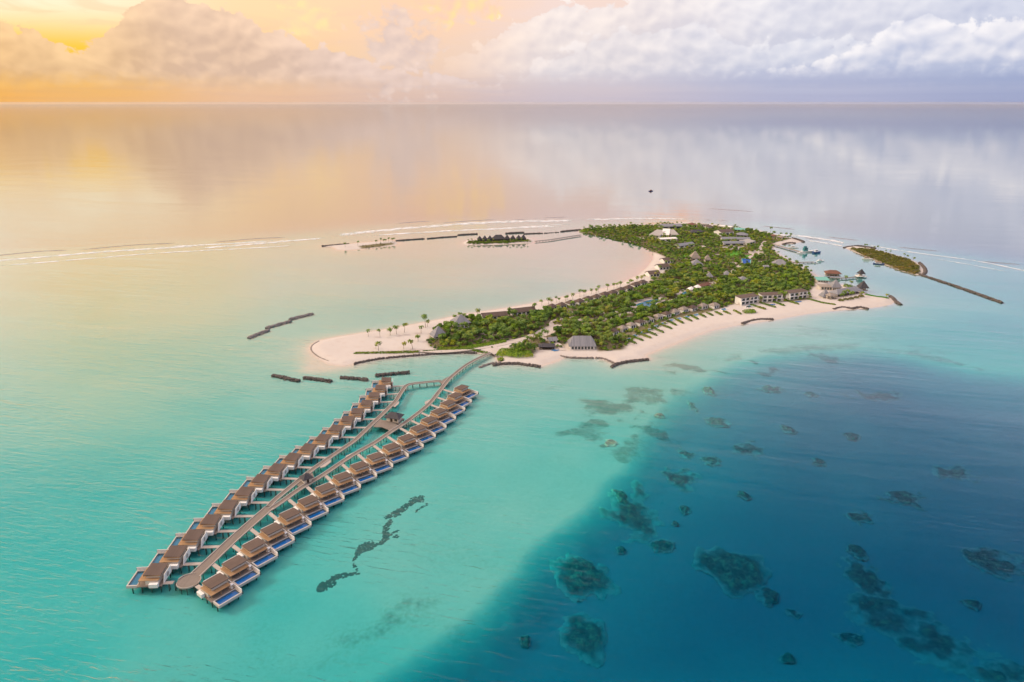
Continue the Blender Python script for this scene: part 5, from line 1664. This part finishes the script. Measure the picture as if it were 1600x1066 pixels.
P_ = np.array(veg)
cand = []
step = 4.5
for yy in np.arange(P_[:, 1].min(), P_[:, 1].max(), step):
    for xx in np.arange(P_[:, 0].min(), P_[:, 0].max(), step):
        cand.append((xx + RNG.uniform(-.5, .5) * step, yy + RNG.uniform(-.5, .5) * step))
cand = np.array(cand)
ins = inside(cand[:, 0], cand[:, 1], veg)
cand = cand[ins]
ed = distline(cand[:, 0], cand[:, 1], veg, True)
trees, palms, shrubs = [], [], []
dn = fbm(cand[:, 0], cand[:, 1], 40, 77)
for (x, y), e, q in zip(cand, ed, dn):
    if blocked(x, y):
        if not blocked(x, y, -2.0) and RNG.random() < .5:
            shrubs.append((x, y, RNG.uniform(.35, .55)))
        continue
    r_ = RNG.random()
    if e < 3 or (e < 7 and r_ < .35):
        shrubs.append((x, y, RNG.uniform(.35, .6)))
        if RNG.random() < .16:
            palms.append((x, y, RNG.uniform(.75, 1.15)))
    elif r_ < (.20 if q > .45 else .42):
        palms.append((x, y, RNG.uniform(.8, 1.25)))
    elif r_ < .86:
        trees.append((x, y, RNG.choice([.55, .65, .75, .85, .95, 1.15]) * (0.78 if e < 12 else 1.0) * (0.72 if y > 960 else 1.0)))
    else:
        shrubs.append((x, y, RNG.uniform(.45, .7)))
trees.sort(key=lambda t: math.hypot(t[0], t[1])); palms.sort(key=lambda t: math.hypot(t[0], t[1]))


def plant(name, label, cat, meshes, x, y, s_, group, zb=None):
    z = float(ground_z(x, y)) if zb is None else zb
    t = thing(name, label, cat, (x, y, z - .1), RNG.random() * 6.283, group)
    t.scale = (s_, s_, s_ * RNG.uniform(.85, 1.15))
    link('trunk', meshes[0], None, t); link('crown', meshes[1], None, t)
    return t


NT = 300
for x, y, s_ in trees[:NT]:
    zn = zone(x, y)
    k = int(RNG.choice(7, p=[.2, .17, .17, .14, .08, .12, .12]))
    w = ('tall ' if s_ > .92 else 'small ' if s_ < .7 else '') + ('yellow-green' if k >= 5 else 'green')
    plant('broadleaf_tree', f'{w} tree {zn}', 'tree', TREES[k], x, y, s_, f'{w} trees {zn}')


def scatter(name, lst, mats, lab, kx_=None, tmin=0, parent=None):
    """many plants that read as one mass"""
    Vs, Fs, off = [], [], 0
    for x, y, s_ in lst:
        V, F_ = TREES[int(RNG.integers(tmin, 7))][2]
        a = RNG.random() * 6.283
        z = float(ground_z(x, y))
        W_ = np.stack([(V[:, 0] * math.cos(a) - V[:, 1] * math.sin(a)) * s_ + x, (V[:, 0] * math.sin(a) + V[:, 1] * math.cos(a)) * s_ + y, (V[:, 2] * s_ if kx_ is None else (V[:, 2] - 2.4) * s_ * kx_) + z], 1)
        Vs.append(W_); Fs.append(F_ + off); off += len(V)
    return link(name, from_arrays(name, np.concatenate(Vs), np.concatenate(Fs)), mats, parent, 'stuff')


if len(trees) > NT:
    far_t = trees[NT:]
    a_ = [t for i, t in enumerate(far_t) if i % 4]; b_ = far_t[::4]
    scatter('distant_trees', a_, 'leaf', ''); scatter('distant_trees', b_, 'leaf_bright', '')
scatter('undergrowth', shrubs[::2], 'leaf_bright', '', .8); scatter('undergrowth', shrubs[1::2], 'leaf', '', .8)
NP = 270
for x, y, s_ in palms[:NP]:
    zn = zone(x, y)
    hw = 'tall' if s_ > 1.08 else 'low' if s_ < .92 else 'mid-sized'
    plant('coconut_palm', f'{hw} palm {zn}', 'palm tree', PALMS[int(RNG.integers(0, 5))], x, y, s_, f'{hw} palms {zn}')
if len(palms) > NP:
    Vs, Fs, off = [], [], 0
    for x, y, s_ in [p for i_, p in enumerate(palms[NP:]) if i_ % 2 == 0 or p[1] < 900]:
        s_ *= .88
        V, F_ = PCROWN[int(RNG.integers(0, 5))]
        a = RNG.random() * 6.283
        Vs.append(np.stack([(V[:, 0] * math.cos(a) - V[:, 1] * math.sin(a)) * s_ + x, (V[:, 0] * math.sin(a) + V[:, 1] * math.cos(a)) * s_ + y, V[:, 2] * s_ * .92 + float(ground_z(x, y))], 1)); Fs.append(F_ + off); off += len(V)
    link('distant_palms', from_arrays('distant_palms', np.concatenate(Vs), np.concatenate(Fs)), 'leaf_palm', None, 'stuff')
# palms standing alone on the sand spit
for i, (x, y, s_, lab) in enumerate([(575.6, 526.5, .85, 'leftmost palm on the lagoon edge of the sand spit'), (594, 527, .8, 'short palm beside the white spot on the sand spit'), (591.5, 548, 1.25, 'tall lone palm near the left end of the spit hedge'), (587, 545, .5, 'lowest young palm on the sand spit'), (609.8, 524.5, 1.1, 'first palm of three tall ones on the lagoon edge of the spit'), (619.7, 522.5, 1.2, 'middle palm of three tall ones on the lagoon edge of the spit'), (632, 520, 1.15, 'last palm of three tall ones on the lagoon edge of the spit'),
                                     (630.8, 545.5, 1.05, 'left palm of the pair above the spit hedge'), (645, 546, 1.2, 'right palm of the pair above the spit hedge'), (653.5, 533.5, 1.0, 'palm left of the pale pyramid pavilion'), (658, 521, 1.0, 'palm behind the pale pyramid pavilion on the sand'), (665, 512, 1.3, 'tall palm over the lagoon left of the white house'), (668, 511, .9, 'shorter palm over the lagoon left of the white house'), (713, 504, 1.0, 'palm touching the tall grey pyramid roof'),
                                     (746, 494, 1.1, 'palm left of the first long house'), (796, 494, 1.0, 'palm between the two long houses'), (833, 489, 1.1, 'palm right of the second long house'), (1385, 466.5, .9, 'lone palm at the right end of the beach'), (1204, 362.5, 1.1, 'lone palm on the far sea edge'), (1322, 437, 1.0, 'left palm behind the headland restaurant by the channel'), (1330, 446, .9, 'right palm behind the headland restaurant by the channel')]):
    q = G(x, y, LAND); zz = max(float(ground_z(q[0], q[1])), .2)
    plant('coconut_palm', lab, 'palm tree', PALMS[i % 5], q[0], q[1], s_, 'palms standing apart', zz)
# palms along the lagoon beach edge and the far shore
NUM = ['first'] + ORD[1:17] + ['eighteenth', 'nineteenth', 'twentieth'] + ['twenty-' + x for x in ['first', 'second', 'third', 'fourth', 'fifth', 'sixth', 'seventh']]
for px0, px1, n, grp in [((845, 481), (1012, 437), 26, 'palms along the lagoon beach edge'), ((918, 360), (1068, 351.5), 17, 'palms along the far shore'), ((1222, 372), (1240, 374), 3, 'palms on the harbour point'), ((1222, 404), (1272, 431), 8, 'palms along the harbour beach'), ((1310, 469), (1346, 463), 8, 'palms before the headland restaurant'), ((1180, 473), (1262, 466), 7, 'palms between the two-storey blocks'), ((1020, 441), (1050, 405), 8, 'palms round the corner villas')]:
    for i in range(n):
        u = (i + RNG.uniform(.1, .9)) / n
        q = G(px0[0] + (px1[0] - px0[0]) * u, px0[1] + (px1[1] - px0[1]) * u, LAND)
        plant('coconut_palm', (f'{NUM[i]} palm from the left, ' + grp.replace('palms ', '')), 'palm tree', PALMS[int(RNG.integers(0, 5))], q[0] + RNG.normal(0, 1.5), q[1] + RNG.normal(0, 2), RNG.uniform(.7, 1.1), grp)
# islets
def patch(poly_px, step_, z, size, name, mat, lst=None, k=.8):
    poly_ = GP(poly_px, z); A_ = np.array(poly_)
    out_ = []
    for yy in np.arange(A_[:, 1].min(), A_[:, 1].max(), step_):
        for xx in np.arange(A_[:, 0].min(), A_[:, 0].max(), step_):
            x, y = xx + RNG.uniform(-.5, .5) * step_, yy + RNG.uniform(-.5, .5) * step_
            if inside(np.array([x]), np.array([y]), poly_)[0]:
                out_.append((x, y, RNG.uniform(*size)))
    return scatter(name, out_, mat, '', k)


patch([(1326, 387.5), (1360, 389), (1392, 397.5), (1420, 406), (1436, 415), (1438, 427), (1428, 427.5), (1405, 420.5), (1380, 411), (1352, 399)], 3.2, 1.5, (.28, .55), 'scrub', 'scrub')
patch([(560, 384.5), (590, 381), (616, 379.5), (614, 382), (590, 385.5), (565, 388)], 7, 1.1, (.2, .38), 'scrub', 'scrub')
patch([(728, 380.5), (733, 378), (775, 377.5), (790, 377.3), (826, 376.3), (831, 377.5), (790, 380), (745, 382)], 3.6, 1.5, (.35, .6), 'undergrowth', 'hedge')
for i, x in enumerate([732, 738, 743, 749, 755, 763, 770, 787, 797, 803, 808, 814, 820, 824]):
    q = G(x, 379 + RNG.uniform(-.6, .4), 1.4)
    plant('coconut_palm', 'low palm in front of the dark huts on the palm islet', 'palm tree', PALMS[i % 5], q[0], q[1], RNG.uniform(.55, .8), 'palms on the palm islet')
for i, (x, y) in enumerate([(539.5, 386), (559, 384), (588, 381.5), (595, 380), (600, 379.8), (603, 379.3), (607, 378.6), (613, 378.2), (616, 378.2)]):
    q = G(x, y, 1.0)
    plant('coconut_palm', ['lone palm at the left of the bare islet', 'second lone palm on the bare islet'][i] if i < 2 else 'palm in the row at the right end of the bare islet', 'palm tree', PALMS[i % 5], q[0], q[1], RNG.uniform(.75, .95), 'palms on the bare islet')
for i, (x, y) in enumerate([(1351, 387), (1354, 387.8), (1366, 389), (1372, 390), (1384, 394), (1391, 396.5), (1413, 404), (1417, 405), (1426, 409)]):
    q = G(x, y, 1.4)
    plant('coconut_palm', 'small palm along the sea edge of the scrub islet', 'palm tree', PALMS[i % 5], q[0], q[1], RNG.uniform(.55, .85), 'palms on the scrub islet')


# ------------------------------------------------------------------ hedges
def hedge(label, px, half, hgt, mat='hedge', group=None, name='hedge', z=LAND, dens=5.0):
    c = smoothcurve(GP(px, z), 1.0)
    nr = normals2(c)
    n = int(len(c) * half * 2 * dens)
    rg = np.random.default_rng(abs(hash(px[0])) % 9999)
    t = rg.random(n) * (len(c) - 1); i = np.clip(t.astype(int), 0, len(c) - 2); f = (t - i)[:, None]
    u = rg.uniform(-1, 1, n)
    tap = np.minimum(1, np.minimum(t, len(c) - 1 - t) / 2.0)
    base_ = c[i] * (1 - f) + c[i + 1] * f + nr[i] * (u * half * (.4 + .6 * tap))[:, None]
    zz = np.array([max(float(ground_z(x, y)), .3) for x, y in base_])
    hh = hgt * np.sqrt(np.clip(1 - u * u * .8, 0, 1)) * (.5 + .5 * tap) * rg.uniform(.45, 1.1, n)
    C_ = np.stack([base_[:, 0], base_[:, 1], zz + hh], 1)
    N_ = np.stack([nr[i, 0] * u, nr[i, 1] * u, np.full(n, .7)], 1) + rg.normal(0, .4, (n, 3))
    V, F_ = quads_mesh('hedge', C_, N_, rg.uniform(.22, .5, n), None, 5)
    o0 = np.array([*c[0], z])
    o_ = link(name, from_arrays(name, V - o0, F_), mat); o_.location = o0
    return tag(o_, label, 'hedge' if name == 'hedge' else 'bush', group)


hedge('long low hedge on the sand spit, left piece', [(553, 552.5), (580, 552), (604, 551.5), (657, 549.5)], 2.0, 1.4)
hedge('long low hedge on the sand spit, right piece up to the jetty', [(660, 549.3), (700, 547), (735, 546.3), (752, 548.5), (766, 551)], 1.9, 1.4)
hedge('bright strip of low shrubs along the path by the pyramid pavilion', [(684, 545), (710, 545.5), (735, 543), (760, 539), (790, 533)], 4.0, 1.9, 'leaf_bright')
HS = [(978, 531, 994, 537.5), (985, 525.5, 1005, 533), (995, 521, 1017.5, 529), (1006, 516.5, 1026.5, 525), (1017, 511.5, 1037, 520.5), (1030, 506.5, 1050, 514.5), (1043, 502, 1057, 509), (1055, 499, 1068, 505.8), (1068, 496.5, 1081, 502.5), (1080, 493.5, 1091, 499.8), (1092, 491, 1103, 496.5), (1104, 489, 1114, 493.8), (1117, 487.5, 1128.5, 493), (1130, 486.5, 1141.5, 491.5), (1146, 485, 1158, 491.5)]
OR2 = ORD[:15]
for i, (a, b_, c, d_) in enumerate(HS):
    hedge(f'{OR2[i] if i else "leftmost"} hedge from the left pointing at the front beach below the bungalows', [(a, b_), (c, d_)], 1.7, 1.7, 'hedge', 'hedges pointing at the front beach')
for i, (a, b_, c, d_) in enumerate([(1172, 476.5, 1197, 484), (1186, 473, 1212, 481), (1208, 472, 1226, 478.5), (1226, 469.5, 1248, 476)]):
    hedge(f'{["first", "second", "third", "fourth"][i]} hedge from the left running down from the two-storey blocks', [(a, b_), ((a + c) / 2, (b_ + d_) / 2), (c, d_)], 1.9, 1.7, 'hedge', 'hedges below the two-storey blocks')
hedge('hedge curving along the beach left of the headland restaurant', [(1262, 467.5), (1272, 470), (1285, 473.5), (1306, 476.5)], 2.0, 1.3)
hedge('long bright grass bank at the right end of the beach', [(1353, 459), (1365, 462), (1378, 464), (1389, 465.5)], 3.2, 1.2, 'lawn')
hedge('big bright round bush on the beach left of the two-storey blocks', [(1163, 489.5), (1172, 488), (1181, 488.5)], 5.5, 3.2, 'leaf_bright', None, 'round_bush', dens=4)
hedge('broad round bush right of the jetty landing', [(778, 551), (795, 553.5), (815, 556), (830, 554)], 8.0, 4.0, 'leaf_bright', None, 'round_bush', dens=4)
hedge('small yellow bush on the sand point by the jetty', [(781, 558), (784, 563)], 2.8, 1.6, 'leaf_bright', None, 'round_bush')
hedge('dark green round bush beside the plaza', [(867, 521), (876, 522)], 6.0, 3.2, 'hedge', None, 'round_bush', dens=4)
hedge('lone round bush on the path by the jetty landing', [(768, 543.5), (769.6, 543.3)], 1.8, 1.9, 'leaf', None, 'round_bush', dens=9)
for i, (x, y) in enumerate([(1313, 470.5), (1321, 469), (1329, 467.8), (1337, 466), (1345, 464)]):
    hedge(f'{ORD[i] if i else "leftmost"} brownish bush from the left before the headland restaurant', [(x - 3, y), (x + 4, y - .6)], 3.0, 2.2, 'scrub', 'bushes before the headland restaurant', 'garden_bush', dens=4)
hedge('bushes at the harbour mouth behind the headland restaurant', [(1318, 447.5), (1330, 449.5), (1338, 451)], 4, 3.5, 'leaf', None, 'round_bush', dens=4)
hedge('green cover at the left end of the island by the footbridge', [(906, 361), (925, 360), (950, 358)], 9, 2.2, 'leaf_bright', None, 'low_shrubs', dens=3)

# ------------------------------------------------------------------ sea haze
def f_haze(out):
    v = node('ShaderNodeVolumePrincipled')
    v.inputs['Color'].default_value = (0.96, 0.95, 0.95, 1)
    v.inputs['Density'].default_value = 6.0e-6
    v.inputs['Anisotropy'].default_value = 0.3
    X.nt.links.new(v.outputs[0], out.inputs['Volume'])


hz = MB().box(-87000, 87000, -57000, 87000, -40.0, CAMH + 8).build('haze', material('sea_haze', f_haze), None, 'stuff')

# ------------------------------------------------------------------ tell look-alikes apart by their order from the left
same = {}
for o in bpy.data.objects:
    if o.parent is None and 'label' in o.keys():
        same.setdefault(o['label'], []).append(o)
for lab, lst in same.items():
    if 1 < len(lst) <= len(NUM) and len(lab.split()) <= 13:
        lst.sort(key=lambda o: o.location.x / max(1.0, o.location.y))
        for i, o in enumerate(lst):
            o['label'] = f'{lab}, {"leftmost" if i == 0 else NUM[i] + " from left"}'
